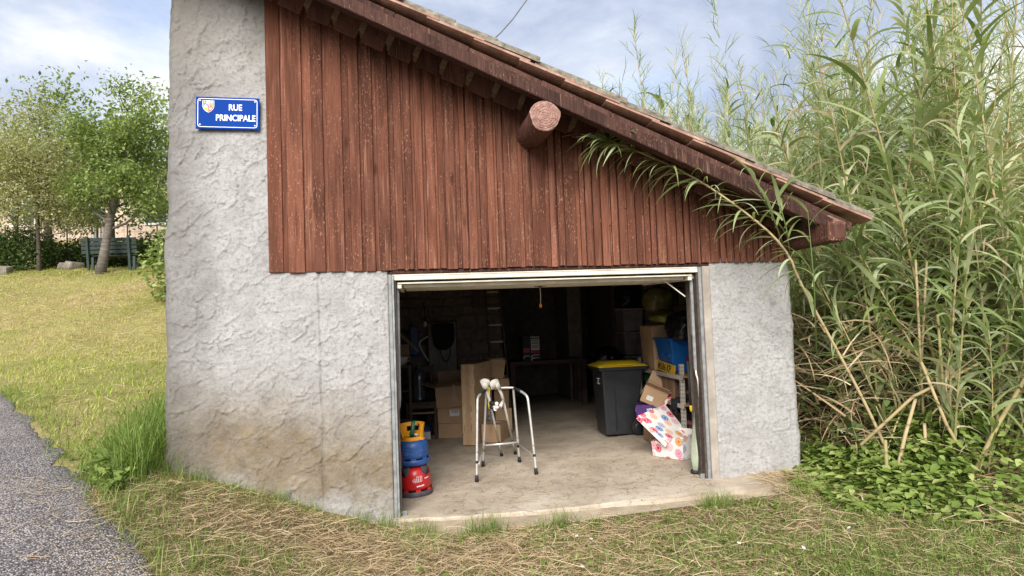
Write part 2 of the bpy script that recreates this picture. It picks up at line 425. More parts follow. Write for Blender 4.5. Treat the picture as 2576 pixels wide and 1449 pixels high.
M['stone'] = plain('dim_field_stone', (.19, .145, .115), (.11, .085, .07), 9, .95, bump=.8, bscale=30)
M['mortar'] = plain('old_wall_mortar', (.17, .14, .115), (.11, .09, .075), 12, .98, bump=.6, bscale=40)
M['block'] = plain('concrete_block', (.25, .215, .175), (.18, .15, .12), 18, .95, bump=.7, bscale=80)
M['card'] = plain('cardboard_brown', (.47, .31, .185), (.39, .25, .145), 4, .85, grime=.15)
M['card_pale'] = plain('pale_kraft_cardboard', (.45, .31, .19), (.38, .25, .145), 4, .8, grime=.15)
M['card_dark'] = plain('dull_brown_card', (.32, .195, .115), (.25, .15, .085), 5, .85)
M['tape'] = plain('glossy_brown_tape', (.40, .27, .165), (.34, .22, .13), 12, .3, grime=.05)
M['paper'] = plain('white_paper_label', (.70, .68, .64), (.62, .60, .56), 10, .7, grime=.08)
M['ink'] = plain('black_print', (.02, .02, .022), None, 10, .6, grime=0)
M['alu'] = plain('satin_aluminium_tube', (.68, .67, .63), (.56, .55, .52), 30, .34, .55, grime=.12)
M['rubber'] = plain('black_rubber', (.022, .021, .020), (.012, .012, .012), 40, .75, grime=.2)
M['grey_plastic'] = plain('pale_grey_plastic', (.60, .585, .53), (.52, .50, .45), 14, .5, grime=.15)
M['yellow'] = plain('yellow_plastic_lid', (.72, .52, .02), (.62, .43, .015), 9, .45, grime=.15)
M['collar'] = plain('amber_plastic_collar', (.82, .37, .012), (.72, .29, .010), 9, .42, grime=.2)
M['bin'] = plain('charcoal_bin_plastic', (.028, .030, .034), (.019, .021, .024), 6, .45, grime=.3, bump=.1, bscale=200)
M['shelf'] = plain('greyed_white_shelf_steel', (.48, .45, .39), (.36, .33, .28), 15, .5, .1, grime=.3)
M['blue_crate'] = plain('blue_plastic_crate', (.012, .11, .36), (.010, .08, .27), 5, .35, grime=.15)
M['green_plastic'] = plain('green_plastic', (.015, .17, .085), (.012, .11, .06), 6, .4)
M['maroon'] = plain('maroon_plastic_box', (.13, .012, .032), (.09, .010, .024), 6, .4)
M['black_bag'] = plain('glossy_black_bin_bag', (.012, .012, .016), (.008, .008, .010), 14, .25, bump=.8, bscale=14, grime=0)
M['olive_bag'] = plain('cloudy_olive_plastic_bag', (.17, .145, .045), (.10, .09, .030), 9, .28, bump=.7, bscale=12, c3=(.26, .17, .08))
M['lime_bag'] = plain('yellow_green_plastic_bag', (.30, .30, .05), (.20, .15, .06), 8, .28, bump=.7, bscale=12)
M['clear_box'] = plain('frosted_storage_plastic', (.24, .20, .19), (.15, .12, .12), 7, .3)
M['pale_cloth'] = plain('pale_green_cloth', (.36, .40, .30), (.27, .31, .225), 10, .9, bump=.3, bscale=90)
M['purple'] = plain('purple_printed_card', (.075, .022, .17), (.05, .014, .12), 7, .5)
M['dark_wood'] = plain('dark_stained_wood', (.10, .060, .038), (.06, .036, .024), 20, .7, stretch=(5, 5, 1))
M['grey_wood'] = plain('grey_old_board', (.30, .27, .22), (.20, .18, .145), 12, .85, stretch=(8, 8, 1))
M['blue_metal'] = plain('scuffed_blue_paint', (.018, .050, .155), (.012, .034, .11), 12, .42, grime=.3)
def scuffed():
    m = NT('scuffed_blue_cylinder_paint').set(.42, 0, .4); v = m.coord(rnd=False)
    c = m.ramp(m.noise(v, 12, 5), [(.3, (.018, .06, .20)), (.7, (.03, .095, .30))])
    sc = m.math('MULTIPLY', m.ramp(m.noise(m.coord((9, 9, 46), rnd=False), 3.4, 4, .7), [(.57, 0.0), (.64, 1.0)]), m.ramp(m.noise(v, 9, 3), [(.46, 0.0), (.62, .85)]))
    m.base(m.mix(sc, c, (.30, .33, .42))); return m.m
M['blue_cyl'] = scuffed()
def chipped():
    m = NT('chipped_red_cylinder_paint').set(.32, 0, .5); v = m.coord(rnd=False)
    c = m.ramp(m.noise(v, 10, 5), [(.3, (.42, .012, .014)), (.7, (.58, .022, .022))])
    sp = m.n('ShaderNodeSeparateXYZ'); m.l(v, sp.inputs[0])
    ch = m.math('MULTIPLY', m.ramp(m.noise(v, 42, 5, .7), [(.52, 0.0), (.60, 1.0)]), m.ramp(sp.outputs[2], [(.23, 0.0), (.27, .9)]))
    m.base(m.mix(ch, c, (.16, .05, .035))); return m.m
M['red_cyl'] = chipped()
M['foot_ring'] = plain('dark_grey_foot_ring', (.085, .075, .09), (.06, .05, .06), 10, .6, grime=.3)
M['sign_blue'] = plain('glossy_enamel_blue', (.001, .042, .27), (.001, .037, .24), 3, .5, grime=.06, spec=.05)
M['white'] = plain('white_enamel', (.78, .79, .82), (.72, .73, .78), 5, .3, grime=.03)
M['red'] = plain('red_enamel', (.45, .02, .03), None, 5, .35, grime=0)
M['sky_blue'] = plain('light_blue_enamel', (.05, .22, .50), None, 5, .35, grime=0)
M['gold'] = plain('yellow_enamel', (.78, .50, .05), None, 5, .35, grime=0)
M['orange'] = plain('orange_plastic', (.80, .30, .03), None, 5, .4, grime=.05)
M['plate_yellow'] = plain('number_plate_yellow', (.62, .37, .03), (.50, .29, .02), 9, .35, grime=.25)
M['bulb'] = plain('frosted_white_bulb', (.70, .66, .62), None, 5, .3, grime=0)
M['bench'] = plain('dark_green_bench_paint', (.030, .048, .042), (.018, .03, .027), 14, .55, grime=.2)
M['bark'] = plain('ringed_grey_bark', (.19, .165, .14), (.085, .07, .06), 6, .95, bump=.9, bscale=18, stretch=(1, 1, 7))
M['bark_dark'] = plain('dark_twig_bark', (.115, .095, .075), (.06, .05, .04), 12, .95, bump=.6, bscale=30)
M['plaster_pink'] = plain('pale_pink_house_plaster', (.56, .44, .35), (.48, .37, .29), 2, .9)
M['plaster_white'] = plain('white_house_plaster', (.66, .63, .60), None, 2, .9, grime=.1)
M['glass'] = plain('dark_window_glass', (.05, .065, .085), None, 2, .08, grime=0, spec=.8)
M['rock'] = plain('garden_boulder', (.27, .24, .20), (.16, .14, .115), 6, .95, bump=.8, bscale=20)
M['soil'] = plain('dark_soil', (.075, .055, .038), (.045, .033, .023), 9, .98, bump=.6, bscale=40)
M['cable'] = plain('grey_overhead_cable', (.12, .12, .13), None, 5, .6, grime=0)
M['tarp'] = plain('black_fabric', (.010, .010, .012), (.007, .007, .008), 9, .9, grime=0)

def asphalt():
    m = NT('worn_speckled_asphalt').set(.88, 0, .25); v = m.coord(rnd=False)
    vo = m.n('ShaderNodeTexVoronoi', feature='F1'); vo.inputs['Scale'].default_value = 88; m.l(v, vo.inputs['Vector'])
    g = m.ramp(m.n('ShaderNodeSeparateXYZ').outputs[0], [(0, 0.0), (1, 1.0)])
    sx = m.n('ShaderNodeSeparateColor'); m.l(vo.outputs['Color'], sx.inputs[0])
    c = m.ramp(sx.outputs[0], [(.0, (.17, .153, .152)), (.38, (.275, .253, .25)), (.66, (.39, .364, .355)), (.9, (.53, .50, .475))])
    c = m.mix(m.ramp(vo.outputs['Distance'], [(.30, 0.0), (.62, .9)]), c, (.045, .04, .045))
    c = m.mix(1.0, c, m.ramp(m.noise(v, 1.6, 7, .7, .6), [(.32, (.70, .70, .72)), (.5, (1, .98, .97)), (.68, (1.2, 1.17, 1.12))]), 'MULTIPLY')
    c = m.mix(m.ramp(m.noise(v, 6, 6, .7), [(.58, 0.0), (.75, .35)]), c, (.30, .26, .19))
    m.base(c); m.bump(m.math('SUBTRACT', 1.0, vo.outputs['Distance']), .8, .01); return m.m
M['asphalt'] = asphalt()
def lawn_mat():
    m = NT('mown_lawn_soil').set(.98, 0, .1); v = m.coord(rnd=False)
    n1 = m.noise(v, .42, 6, .6, .4); n2 = m.noise(v, 3.2, 6, .7); n3 = m.noise(v, 30, 4, .7)
    c = m.ramp(n1, [(.34, (.21, .22, .06)), (.52, (.31, .28, .105)), (.70, (.37, .285, .155))])
    c = m.mix(m.ramp(n2, [(.42, 0.0), (.68, .65)]), c, (.24, .19, .095))
    c = m.mix(1.0, c, m.ramp(n3, [(.3, .62), (.7, 1.25)]), 'MULTIPLY')
    # bare brown earth under the cut straw of the verge in front of the garage
    sp = m.n('ShaderNodeSeparateXYZ'); m.l(v, sp.inputs[0])
    yy = m.math('ADD', sp.outputs[1], m.math('MULTIPLY', m.math('SUBTRACT', n2, .5), .5))
    c = m.mix(m.ramp(m.math('ADD', m.math('MULTIPLY', yy, -1.0), .1), [(.0, 0.0), (.35, .88)]), c, m.ramp(n2, [(.35, (.085, .06, .035)), (.65, (.17, .125, .07))]))
    m.base(c); m.bump(n3, .8, .03); return m.m
M['lawn'] = lawn_mat()
GREENS = [(0, (.07, .125, .018)), (.35, (.135, .215, .036)), (.65, (.22, .29, .065)), (1, (.36, .37, .14))]
M['grass'] = leafmat('green_grass_blades', GREENS, .3)
M['lawn_blades'] = leafmat('mown_lawn_blades', [(0, (.19, .27, .035)), (.35, (.37, .44, .075)), (.62, (.48, .45, .14)), (1, (.55, .42, .25))], .25)
M['straw'] = leafmat('dry_cut_straw', [(0, (.25, .165, .09)), (.4, (.45, .325, .185)), (.75, (.61, .48, .30)), (1, (.72, .61, .43))], .15, .7)
M['cane_leaf'] = leafmat('reed_leaf', [(0, (.12, .165, .045)), (.3, (.215, .275, .095)), (.62, (.32, .375, .175)), (.86, (.42, .475, .305)), (1, (.54, .49, .30))], .35, .42)
M['cane_dry'] = leafmat('dry_reed_leaf', [(0, (.20, .15, .085)), (.5, (.38, .30, .185)), (1, (.56, .48, .33))], .25, .7)
M['cane_stem'] = None
def stem_mat():
    m = NT('reed_stem').set(.6, 0, .3); v = m.coord((1, 1, 1)); oi = m.n('ShaderNodeObjectInfo')
    c = m.ramp(m.math('ADD', m.math('MULTIPLY', m.noise(v, 4, 4), .6), m.math('MULTIPLY', oi.outputs['Random'], .4)), [(.25, (.20, .19, .065)), (.5, (.34, .27, .13)), (.75, (.44, .345, .20))])
    sp = m.n('ShaderNodeSeparateXYZ'); m.l(m.coord(rnd=False), sp.inputs[0])
    fr = m.math('FRACT', m.math('MULTIPLY', sp.outputs[2], 5.0))
    c = m.mix(m.ramp(fr, [(.0, .8), (.06, .1), (.9, 0.0), (1.0, .6)]), c, (.10, .07, .035))
    m.base(c); return m.m
M['cane_stem'] = stem_mat()
M['tree_leaf'] = leafmat('tree_leaf', [(0, (.09, .135, .035)), (.4, (.18, .25, .070)), (.75, (.31, .37, .13)), (1, (.45, .47, .22))], .4)
M['shrub_leaf'] = leafmat('pale_shrub_leaf', [(0, (.20, .22, .085)), (.4, (.38, .38, .18)), (.7, (.50, .45, .27)), (1, (.60, .48, .38))], .35)
M['hedge_leaf'] = leafmat('dark_hedge_leaf', [(0, (.035, .065, .018)), (.5, (.080, .125, .034)), (1, (.17, .22, .07))], .3)
M['nettle'] = leafmat('bramble_leaf', [(0, (.08, .13, .022)), (.4, (.16, .23, .045)), (.8, (.27, .34, .09)), (1, (.40, .44, .16))], .3)
def flower_mat():
    m = NT('flower_printed_card').set(.55, 0, .3); v = m.coord(kind='UV', rnd=False)
    vo = m.n('ShaderNodeTexVoronoi', feature='F1', voronoi_dimensions='2D'); vo.inputs['Scale'].default_value = 8.6; vo.inputs['Randomness'].default_value = .55
    m.l(v, vo.inputs['Vector'])
    sc = m.n('ShaderNodeSeparateColor'); m.l(vo.outputs['Color'], sc.inputs[0])
    col = m.ramp(sc.outputs[0], [(0, (.50, .015, .07)), (.26, (.07, .17, .42)), (.48, (.62, .20, .36)), (.66, (.62, .22, .02)), (.82, (.12, .20, .45)), (.9, (.55, .03, .10))], 'CONSTANT')
    pale = m.ramp(sc.outputs[1], [(0, 0.0), (.6, .0), (.8, .45)])
    col = m.mix(pale, col, (.72, .60, .58))
    # petals: jagged rim from the angle around the flower's centre
    df = m.n('ShaderNodeVectorMath', operation='SUBTRACT')
    sca = m.n('ShaderNodeVectorMath', operation='SCALE'); sca.inputs['Scale'].default_value = 1.0; m.l(vo.outputs['Position'], sca.inputs[0])
    vsc = m.n('ShaderNodeVectorMath', operation='SCALE'); vsc.inputs['Scale'].default_value = 1.0; m.l(v, vsc.inputs[0])
    m.l(vsc.outputs[0], df.inputs[0]); m.l(sca.outputs[0], df.inputs[1])
    sp = m.n('ShaderNodeSeparateXYZ'); m.l(df.outputs[0], sp.inputs[0])
    ang = m.math('ARCTAN2', sp.outputs[1], sp.outputs[0]); wv = m.math('SINE', m.math('MULTIPLY', ang, 15.0))
    rr = m.math('ADD', m.math('MULTIPLY', wv, .075), vo.outputs['Distance'])
    disk = m.math('LESS_THAN', rr, .37); hole = m.math('LESS_THAN', m.math('ABSOLUTE', m.math('SUBTRACT', vo.outputs['Distance'], .20)), .022)
    keep = m.math('MULTIPLY', disk, m.math('SUBTRACT', 1.0, m.math('MULTIPLY', hole, .85)))
    m.base(m.mix(keep, (.72, .70, .66), col)); return m.m
M['flower'] = flower_mat()
M['card_print'] = None
def marked_card():
    m = NT('tan_card_with_dark_ticks').set(.8, 0, .25); v = m.coord(rnd=False)
    c = m.ramp(m.noise(v, 3, 5), [(.3, (.40, .275, .165)), (.7, (.49, .345, .215))])
    tk = m.noise(m.coord((60, 60, 17), rnd=False), 1.0, 0, .3)
    m.base(m.mix(m.ramp(tk, [(.68, 0.0), (.74, .65)]), c, (.12, .08, .05))); return m.m
M['card_print'] = marked_card()
# ------------------------------------------------------------------ terrain
AY = np.array([-30, -8, -5, -3.2, -1.84, -.96, 0, 1.3, 4.3, 7, 8.3, 10, 12, 13.2, 16, 19, 22, 30, 45, 80, 400])
AZ = np.array([-.9, -.12, .02, .16, .30, .42, .50, .63, .90, 1.22, 1.55, 2.25, 3.05, 3.33, 3.6, 4.5, 5.3, 6.3, 8.5, 10, 14])
def gz(x, y):
    x = np.asarray(x, float); y = np.asarray(y, float)
    A = np.interp(y, AY, AZ)
    w = np.clip((-.25 - x)/1.85, 0, 1); w = w*w*(3-2*w)*.35 + w*.65
    B = -.075 + .046*np.clip(x, -.3, 3.6) + .20*np.clip(x-3.7, 0, 40)*np.clip((y+2.2)/2.0, 0, 1) + np.clip(y-7.5, 0, 400)*.05
    und = (fbm(x*1.7, y*1.7, 5)-.5)*.07*np.clip(1.3-np.abs(x-1.1)*0+0*x, 0, 1)
    return (1-w)*B + w*A + und*.6
def gzs(x, y): return float(gz(np.array([x]), np.array([y]))[0])
def grid_mesh(name, xs, ys, zf, mat):
    X, Yy = np.meshgrid(xs, ys); Z = zf(X, Yy); V = np.stack([X, Yy, Z], -1).reshape(-1, 3)
    nx, ny = len(xs), len(ys); i = np.arange(nx-1)[None, :]+np.arange(ny-1)[:, None]*nx; i = i.ravel()
    return np_mesh(name, V, np.stack([i, i+1, i+nx+1, i+nx], -1), mat)
def inside(x, y): return (x > -1.75) & (x < 3.2) & (y > .15) & (y < 7.4)
def zground(x, y):
    z = gz(x, y)
    under = (x > -.20) & (x < 2.95) & (y > -.45) & (y < 8)     # the concrete covers the soil here
    return np.where(inside(x, y) | under, np.minimum(z, -.09+.0455*x-.06), z)
xs = np.unique(np.concatenate([np.linspace(-300, -20, 12), np.linspace(-20, -6, 36), np.linspace(-6, 6, 150), np.linspace(6, 20, 20), np.linspace(20, 300, 12)]))
ys = np.unique(np.concatenate([np.linspace(-60, -6, 10), np.linspace(-6, 2, 110), np.linspace(2, 16, 90), np.linspace(16, 45, 40), np.linspace(45, 400, 14)]))
g = link('lawn_ground', grid_mesh('lawn_ground', xs, ys, zground, M['lawn'])); tag(g, kind='structure')

# road: strip whose right edge runs beside the garage and away up the hill
RE = np.array([(.12, -3.7), (-.67, -2.65), (-1.23, -1.84), (-2.0, -.96), (-2.75, .1), (-3.6, 1.35), (-4.6, 2.75), (-5.6, 4.05), (-7.3, 5.7), (-10, 7.4), (-14, 9.2), (-22, 11.5)])
def edge_pts(n=260):
    t = (np.linspace(0, 1, n)**1.25)*(len(RE)-1); i = np.clip(t.astype(int), 0, len(RE)-2); f = (t-i)[:, None]
    P = RE[i]*(1-f)+RE[i+1]*f
    for _ in range(6): P[1:-1] = (P[:-2]+2*P[1:-1]+P[2:])/4
    return P
EP = edge_pts(); tn = np.gradient(EP, axis=0); tn /= np.linalg.norm(tn, axis=1)[:, None]; nrm = np.stack([-tn[:, 1], tn[:, 0]], -1)   # to the left
def road_mesh():
    rows = []; offs = np.concatenate([[0, .03], np.linspace(.12, 5.5, 26)])
    wob = (fbm(np.arange(len(EP))*.16, 0*EP[:, 0], 3, 5)-.5)*.26 + (fbm(np.arange(len(EP))*1.1, 0*EP[:, 0], 13, 2)-.5)*.06
    for k, o in enumerate(offs):
        P = EP + nrm*(o + (wob*max(0, 1-o/.8)))[:, None]
        z = gz(P[:, 0], P[:, 1]) + (.004 if k == 0 else .022) + .012*math.sin(min(o, 3)/3*math.pi/2)
        rows.append(np.column_stack([P, z]))
    V = np.stack(rows, 1).reshape(-1, 3); n = len(offs); m = len(EP)
    i = (np.arange(m-1)[:, None]*n + np.arange(n-1)[None, :]).ravel()
    return np_mesh('road', V, np.stack([i, i+n, i+n+1, i+1], -1), M['asphalt'])
tag(link('road', road_mesh()), kind='structure')
def road_dist(x, y):
    """signed distance to the right edge of the road, positive on the grass side"""
    d = np.full(x.shape, 1e9); sgn = np.ones(x.shape)
    for i in range(0, len(EP), 2):
        ax, ay = x-EP[i, 0], y-EP[i, 1]; dd = ax*ax+ay*ay; b = dd < d
        d = np.where(b, dd, d); sgn = np.where(b, -(ax*nrm[i, 0]+ay*nrm[i, 1]), sgn)
    return np.sqrt(d)*np.sign(sgn)

# ------------------------------------------------------------------ concrete floor and apron
FL = lambda x: -.0209 + .0455*x
def slab(name, mat, xs, ys, front, drop, seed, amp=.006, rough_edge=.02):
    X, Yy = np.meshgrid(xs, ys)
    fr = np.interp(xs, front[0], front[1]) + (fbm(xs*9, xs*0, seed, 5)-.5)*rough_edge*2
    Yy = np.where(np.arange(len(ys))[:, None] == 0, fr[None, :], np.maximum(Yy, fr[None, :]+.004*np.arange(len(ys))[:, None]))
    Z = FL(X) + (fbm(X*3, Yy*3, seed)-.5)*amp*2 - np.clip(-Yy, 0, 1)*drop
    V = np.stack([X, Yy, Z], -1); low = V[0].copy(); low[:, 2] -= .22
    top1 = V[0].copy(); V[0, :, 2] -= .012; Vf = np.concatenate([low[None], V], 0)
    ny, nx = Vf.shape[:2]; i = (np.arange(nx-1)[None, :]+np.arange(ny-1)[:, None]*nx).ravel()
    return tag(link(name, np_mesh(name, Vf.reshape(-1, 3), np.stack([i, i+1, i+nx+1, i+nx], -1), mat, smooth=False)), kind='structure')
slab('concrete_floor', M['concrete'], np.linspace(-1.7, 3.25, 120), np.concatenate([np.linspace(-.30, .5, 24), np.linspace(.55, 7, 60)]), ([-2, -.2, .7, 2.1, 3.2], [-.03, -.05, -.22, -.34, -.34]), .04, 21)
slab('sandy_apron', M['apron'], np.linspace(-.20, 2.86, 110), np.linspace(-.62, .02, 26), ([-.2, .05, .12, .66, 1.4, 2.10, 2.16, 2.3, 2.83], [-.12, -.30, -.47, -.50, -.55, -.64, -.47, -.45, -.70]), .10, 33, .010, .055)
bpy.data.objects['sandy_apron'].location.z = -.020

# ------------------------------------------------------------------ the garage
garage = thing('garage', 'small roughcast garage with red-brown timber gable and its overhead door open', 'garage', (0.7, 0, 0))
def part(name, mb, mat, parent=garage, **k): return mb.build(name, mat, parent, **k)

# trowelled roughcast: overlapping scales of plaster, each with a ramp and a sharp lip
def trowel(nx, nz, dx, x0, z0, n, seed, ang=-.9, spread=.55, rlo=.05, rhi=.13, amp=.0085):
    rg = np.random.default_rng(seed); H = np.zeros((nz, nx))
    XX = x0+np.arange(nx)*dx; ZZ = z0+np.arange(nz)*dx
    for _ in range(n):
        cx = rg.uniform(x0-.1, x0+nx*dx+.1); cz = rg.uniform(z0-.1, z0+nz*dx+.1); r = rg.uniform(rlo, rhi); asp = rg.uniform(.8, 2.3); r = r*.72; rm = r*max(1, asp)
        th = ang + rg.normal()*spread
        i0, i1 = max(0, int((cx-x0-rm)/dx)), min(nx, int((cx-x0+rm)/dx)+1); j0, j1 = max(0, int((cz-z0-rm)/dx)), min(nz, int((cz-z0+rm)/dx)+1)
        if i1-i0 < 2 or j1-j0 < 2: continue
        gx, gzv = np.meshgrid(XX[i0:i1]-cx, ZZ[j0:j1]-cz)
        u = (gx*math.cos(th)+gzv*math.sin(th))/r; v = (-gx*math.sin(th)+gzv*math.cos(th))/(r*asp)
        u = u + .16*np.sin(v*3.1+rg.uniform(0, 6)) + rg.uniform(-.35, .35)*v*v + (vn(gx*60+cx*99, gzv*60+cz*99, 5)-.5)*.35
        d = u*u+v*v; msk = np.clip((1-d)*6, 0, 1)
        ramp = amp*.7*(.15+.85*np.clip((u+1)/2, 0, 1)**1.6)*rg.uniform(.4, 1.2)
        crest = amp*1.25*np.exp(-((np.sqrt(d)-.90)/.055)**2)*np.clip(u*2.2+.1, 0, 1)*rg.uniform(.2, 1.3)
        H[j0:j1, i0:i1] = H[j0:j1, i0:i1]*(1-msk*.8) + msk*.8*(ramp+H[j0:j1, i0:i1]*.3) + crest
    X, Z = np.meshgrid(XX, ZZ)
    return H + (fbm(X*40, Z*40, seed+3, 3)-.5)*.007 + (fbm(X*3, Z*3, seed+5, 2)-.5)*.02
def render_panel(name, x0, x1, z0, z1, left=None, right=None, top=None, nstroke=900, seed=1, dx=.0085, cut=None, groove=None, rx0=.04, rx1=.02, **k):
    """one front face of roughcast, its edges rounded back into the wall"""
    nx = int((x1-x0)/dx)+1; nz = int((z1-z0)/dx)+1
    H = trowel(nx, nz, dx, x0, z0, nstroke, seed, **k)
    XX = np.linspace(x0, x1, nx); ZZ = np.linspace(z0, z1, nz); X, Z = np.meshgrid(XX, ZZ)
    u = (X-x0)/(x1-x0); l = left(Z) if left else np.full_like(Z, x0); r = right(Z) if right else np.full_like(Z, x1)
    Xn = X + (l-x0)*np.clip(1-u*3.5, 0, 1) + (r-x1)*np.clip(1-(1-u)*3.5, 0, 1)
    Yv = -H
    if rx0: Yv += np.clip(1-(Xn-l)/rx0, 0, 1)**2*rx0*.9
    if rx1: Yv += np.clip(1-(r-Xn)/rx1, 0, 1)**2*rx1*.9
    if groove is not None:
        gx = groove + (fbm(Z*2.5, Z*0, seed+9)-.5)*.03
        Yv += .018*np.exp(-((Xn-gx)/.011)**2)*(Z < 2.02)
    V = np.stack([Xn, Yv, Z], -1)
    edge = lambda a: np.concatenate([a[..., :1]*1, np.full_like(a[..., :1], .30), a[..., 2:]], -1)
    V = np.concatenate([edge(V[:, :1]), V, edge(V[:, -1:])], 1)
    nx += 2
    i = (np.arange(nx-1)[None, :]+np.arange(nz-1)[:, None]*nx).ravel(); Vf = V.reshape(-1, 3)
    if cut: i = i[~((Vf[i, 0] > cut[0]) & (Vf[i, 2] > cut[1]))]
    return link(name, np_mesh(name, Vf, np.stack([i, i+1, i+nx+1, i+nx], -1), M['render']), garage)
lft = lambda z: np.interp(z, [-.3, .487, 1.98, 4.24, 5], [-2.06, -2.03, -2.007, -1.948, -1.93]) + (fbm(z*4, z*0, 8)-.5)*.045
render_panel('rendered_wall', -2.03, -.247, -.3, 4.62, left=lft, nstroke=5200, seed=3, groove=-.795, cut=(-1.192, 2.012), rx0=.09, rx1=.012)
render_panel('rendered_pier', 2.575, 3.395, -.2, 2.03, nstroke=1900, seed=6, ang=-2.2, spread=.35, rlo=.025, rhi=.07, amp=.006, rx0=.008, rx1=.07,
             right=lambda z: 3.372 + .012*(2-z) + (fbm(z*5, z*0, 12)-.5)*.03)
# side and rear walls of the garage
def mortar_wall(name, a, b): return part(name, MB().box2(a, b), M['mortar'])
mortar_wall('side_wall', (-1.96, .302, -.3), (-1.70, 7.2, 4.6))
mortar_wall('rear_wall', (-1.70, 7.0, -.3), (3.28, 7.2, 3.9))
bw = mortar_wall('block_wall', (3.28, .30, -.3), (3.36, 7.2, 2.2))
# concrete blocks, one by one, on the inner face
k = 0
for r in range(10):
    y = .34 - (.25 if r % 2 else 0)
    while y < 5.2:
        y0, y1 = max(y, .32), min(y+.49, 5.3); y += .5
        if y1-y0 < .1: continue
        b = MB().box2((3.258+random.uniform(-.003, .003), y0+.006, .03+r*.205), (3.285, y1-.006, .225+r*.205))
        b.build('block', M['block'], bw, bevel=.006)
part('wall_return', MB().box2((3.10, .31, -.2), (3.255, .40, 2.0)), M['mortar'])
# rubble partition at the left rear, stones one by one
sw = mortar_wall('stone_wall', (-1.69, 4.66, -.3), (1.27, 4.95, 3.3))
zz = .0
while zz < 2.75:
    h = random.uniform(.13, .24); xx = -.9 + random.uniform(-.1, .1)
    while xx < 1.20:
        w = random.uniform(.16, .46); w = min(w, 1.24-xx)
        if w > .07:
            b = MB().box((xx+w/2, 4.66, zz+h/2), (w-.022, random.uniform(.05, .09), h-.022), (0, random.uniform(-.04, .04), 0))
            b.build('stone', M['stone'], sw, bevel=.02, seg=1, subdiv=0, jitter=.018, jscale=7)
        xx += w
    zz += h
part('post', MB().box2((.82, 4.60, 1.75), (.95, 4.655, 3.2)), M['dark_wood'])
# gable wall behind the boards
def roofz(x): return 4.03 - .451*(x+.21)
part('gable_wall', MB().prism([(-1.185, 1.96), (3.36, 1.96), (3.36, roofz(3.36)-.18), (-1.185, roofz(-1.185)-.16)], (1, 0, 0), (0, 0, 1), (0, .05, 0), (0, .12, 0)), M['beam'])
part('lintel', MB().box2((-.245, .0, 1.968), (2.575, .16, 2.004)), M['beam'], bevel=.004)
part('lintel', MB().box2((2.58, .02, 1.985), (3.36, .046, 2.025)), M['beam'])

SE = [-1.189, -1.034, -.831, -.708, -.53, -.42, -.305, -.167, -.081, .001, .095, .192, .252, .38, .441, .543, .607, .696, .755, .917, .99, 1.144, 1.211, 1.274, 1.413, 1.462, 1.527, 1.60, 1.69, 1.758, 1.834, 1.91, 1.987, 2.045, 2.10, 2.19, 2.281, 2.35, 2.411, 2.50, 2.59, 2.681, 2.745, 2.814, 2.87, 2.932, 3.0, 3.054, 3.104, 3.17, 3.24, 3.30, 3.362]
bz = lambda x: 2.000 - .002*x
zt = lambda x: roofz(x) - .115
def plank(a, b_, y0, s0=None, s1=None, mat='plank'):
    s0 = bz(a)+random.uniform(-.008, .004) if s0 is None else s0
    poly = [(a, s0), (b_, s0+random.uniform(-.002, .002)), (b_, zt(b_) if s1 is None else s1), (a, zt(a) if s1 is None else s1)]
    MB().prism(poly, (1, 0, 0), (0, 0, 1), (0, y0, 0), (0, .018, 0)).build('plank', M[mat], garage, bevel=.002)
for i in range(len(SE)-1):
    x0, x1 = SE[i], SE[i+1]; w = x1-x0; mat = 'plank_pale' if i in (21,) else 'plank'
    xm = x1 - w*random.uniform(.26, .40)
    plank(x0+.001, xm+.004, -.026+random.uniform(-.003, .003), mat=mat)
    y1 = -.010+random.uniform(-.003, .003)
    if random.random() < .22 and i > 0:
        cz_ = bz(x0)+random.uniform(.12, .7)*min(1.2, zt(x1)-bz(x0)); plank(xm+.001, x1-.001, y1, None, cz_-.002); plank(xm+.001, x1-.001, y1+.002, cz_+.002, None)
    else: plank(xm+.001, x1-.001, y1)

# ------------------------------------------------------------------ roof
al = math.atan(.451); U = Vector((math.cos(al), 0, -math.sin(al))); Nn = Vector((math.sin(al), 0, math.cos(al)))
RM = Matrix((U, (0, 1, 0), Nn)).transposed()
def RP(s, y, h): return Vector((-.21, 0, 4.03)) + U*s + Vector((0, y, 0)) + Nn*h
def rbox(mb, s0, s1, y0, y1, h0, h1, mi=0): return mb.box(RP((s0+s1)/2, (y0+y1)/2, (h0+h1)/2), (s1-s0, y1-y0, h1-h0), RM, mi)
S0, S1 = -2.35, 4.30
roof = rbox(MB(), S0, S1-.12, -.50, 7.3, -.062, -.036).build('roof', M['beam'], garage)
rb = rbox(MB(), S0, S1-.25, -.535, -.435, -.178, -.080); rb.build('verge_rafter', M['beam'], roof, bevel=.006)
for k in range(11):
    a = S0 + k*.62; rbox(MB(), a, min(a+.612, S1-.06), -.502+random.uniform(-.008, .004), -.48, -.098+random.uniform(-.006, .004), -.030).build('fascia_board', M['beam'], roof, bevel=.003)
for k in range(6):
    yy = .9 + k*1.1; rbox(MB(), S0, S1-.1, yy-.04, yy+.04, -.19, -.064).build('rafter', M['beam'], roof)
# closing boards between the gable planking and the roof, with gaps that show the batten ends
s = S0+.1; k = 0
while s < 3.75:
    w = .195
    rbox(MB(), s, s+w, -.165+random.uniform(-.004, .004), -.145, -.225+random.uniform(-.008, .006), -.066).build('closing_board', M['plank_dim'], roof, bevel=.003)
    rbox(MB(), s+w-.004, s+w+.046, -.175, .04, -.150, -.072).build('batten', M['batten'], roof, bevel=.003)
    s += w+.042; k += 1
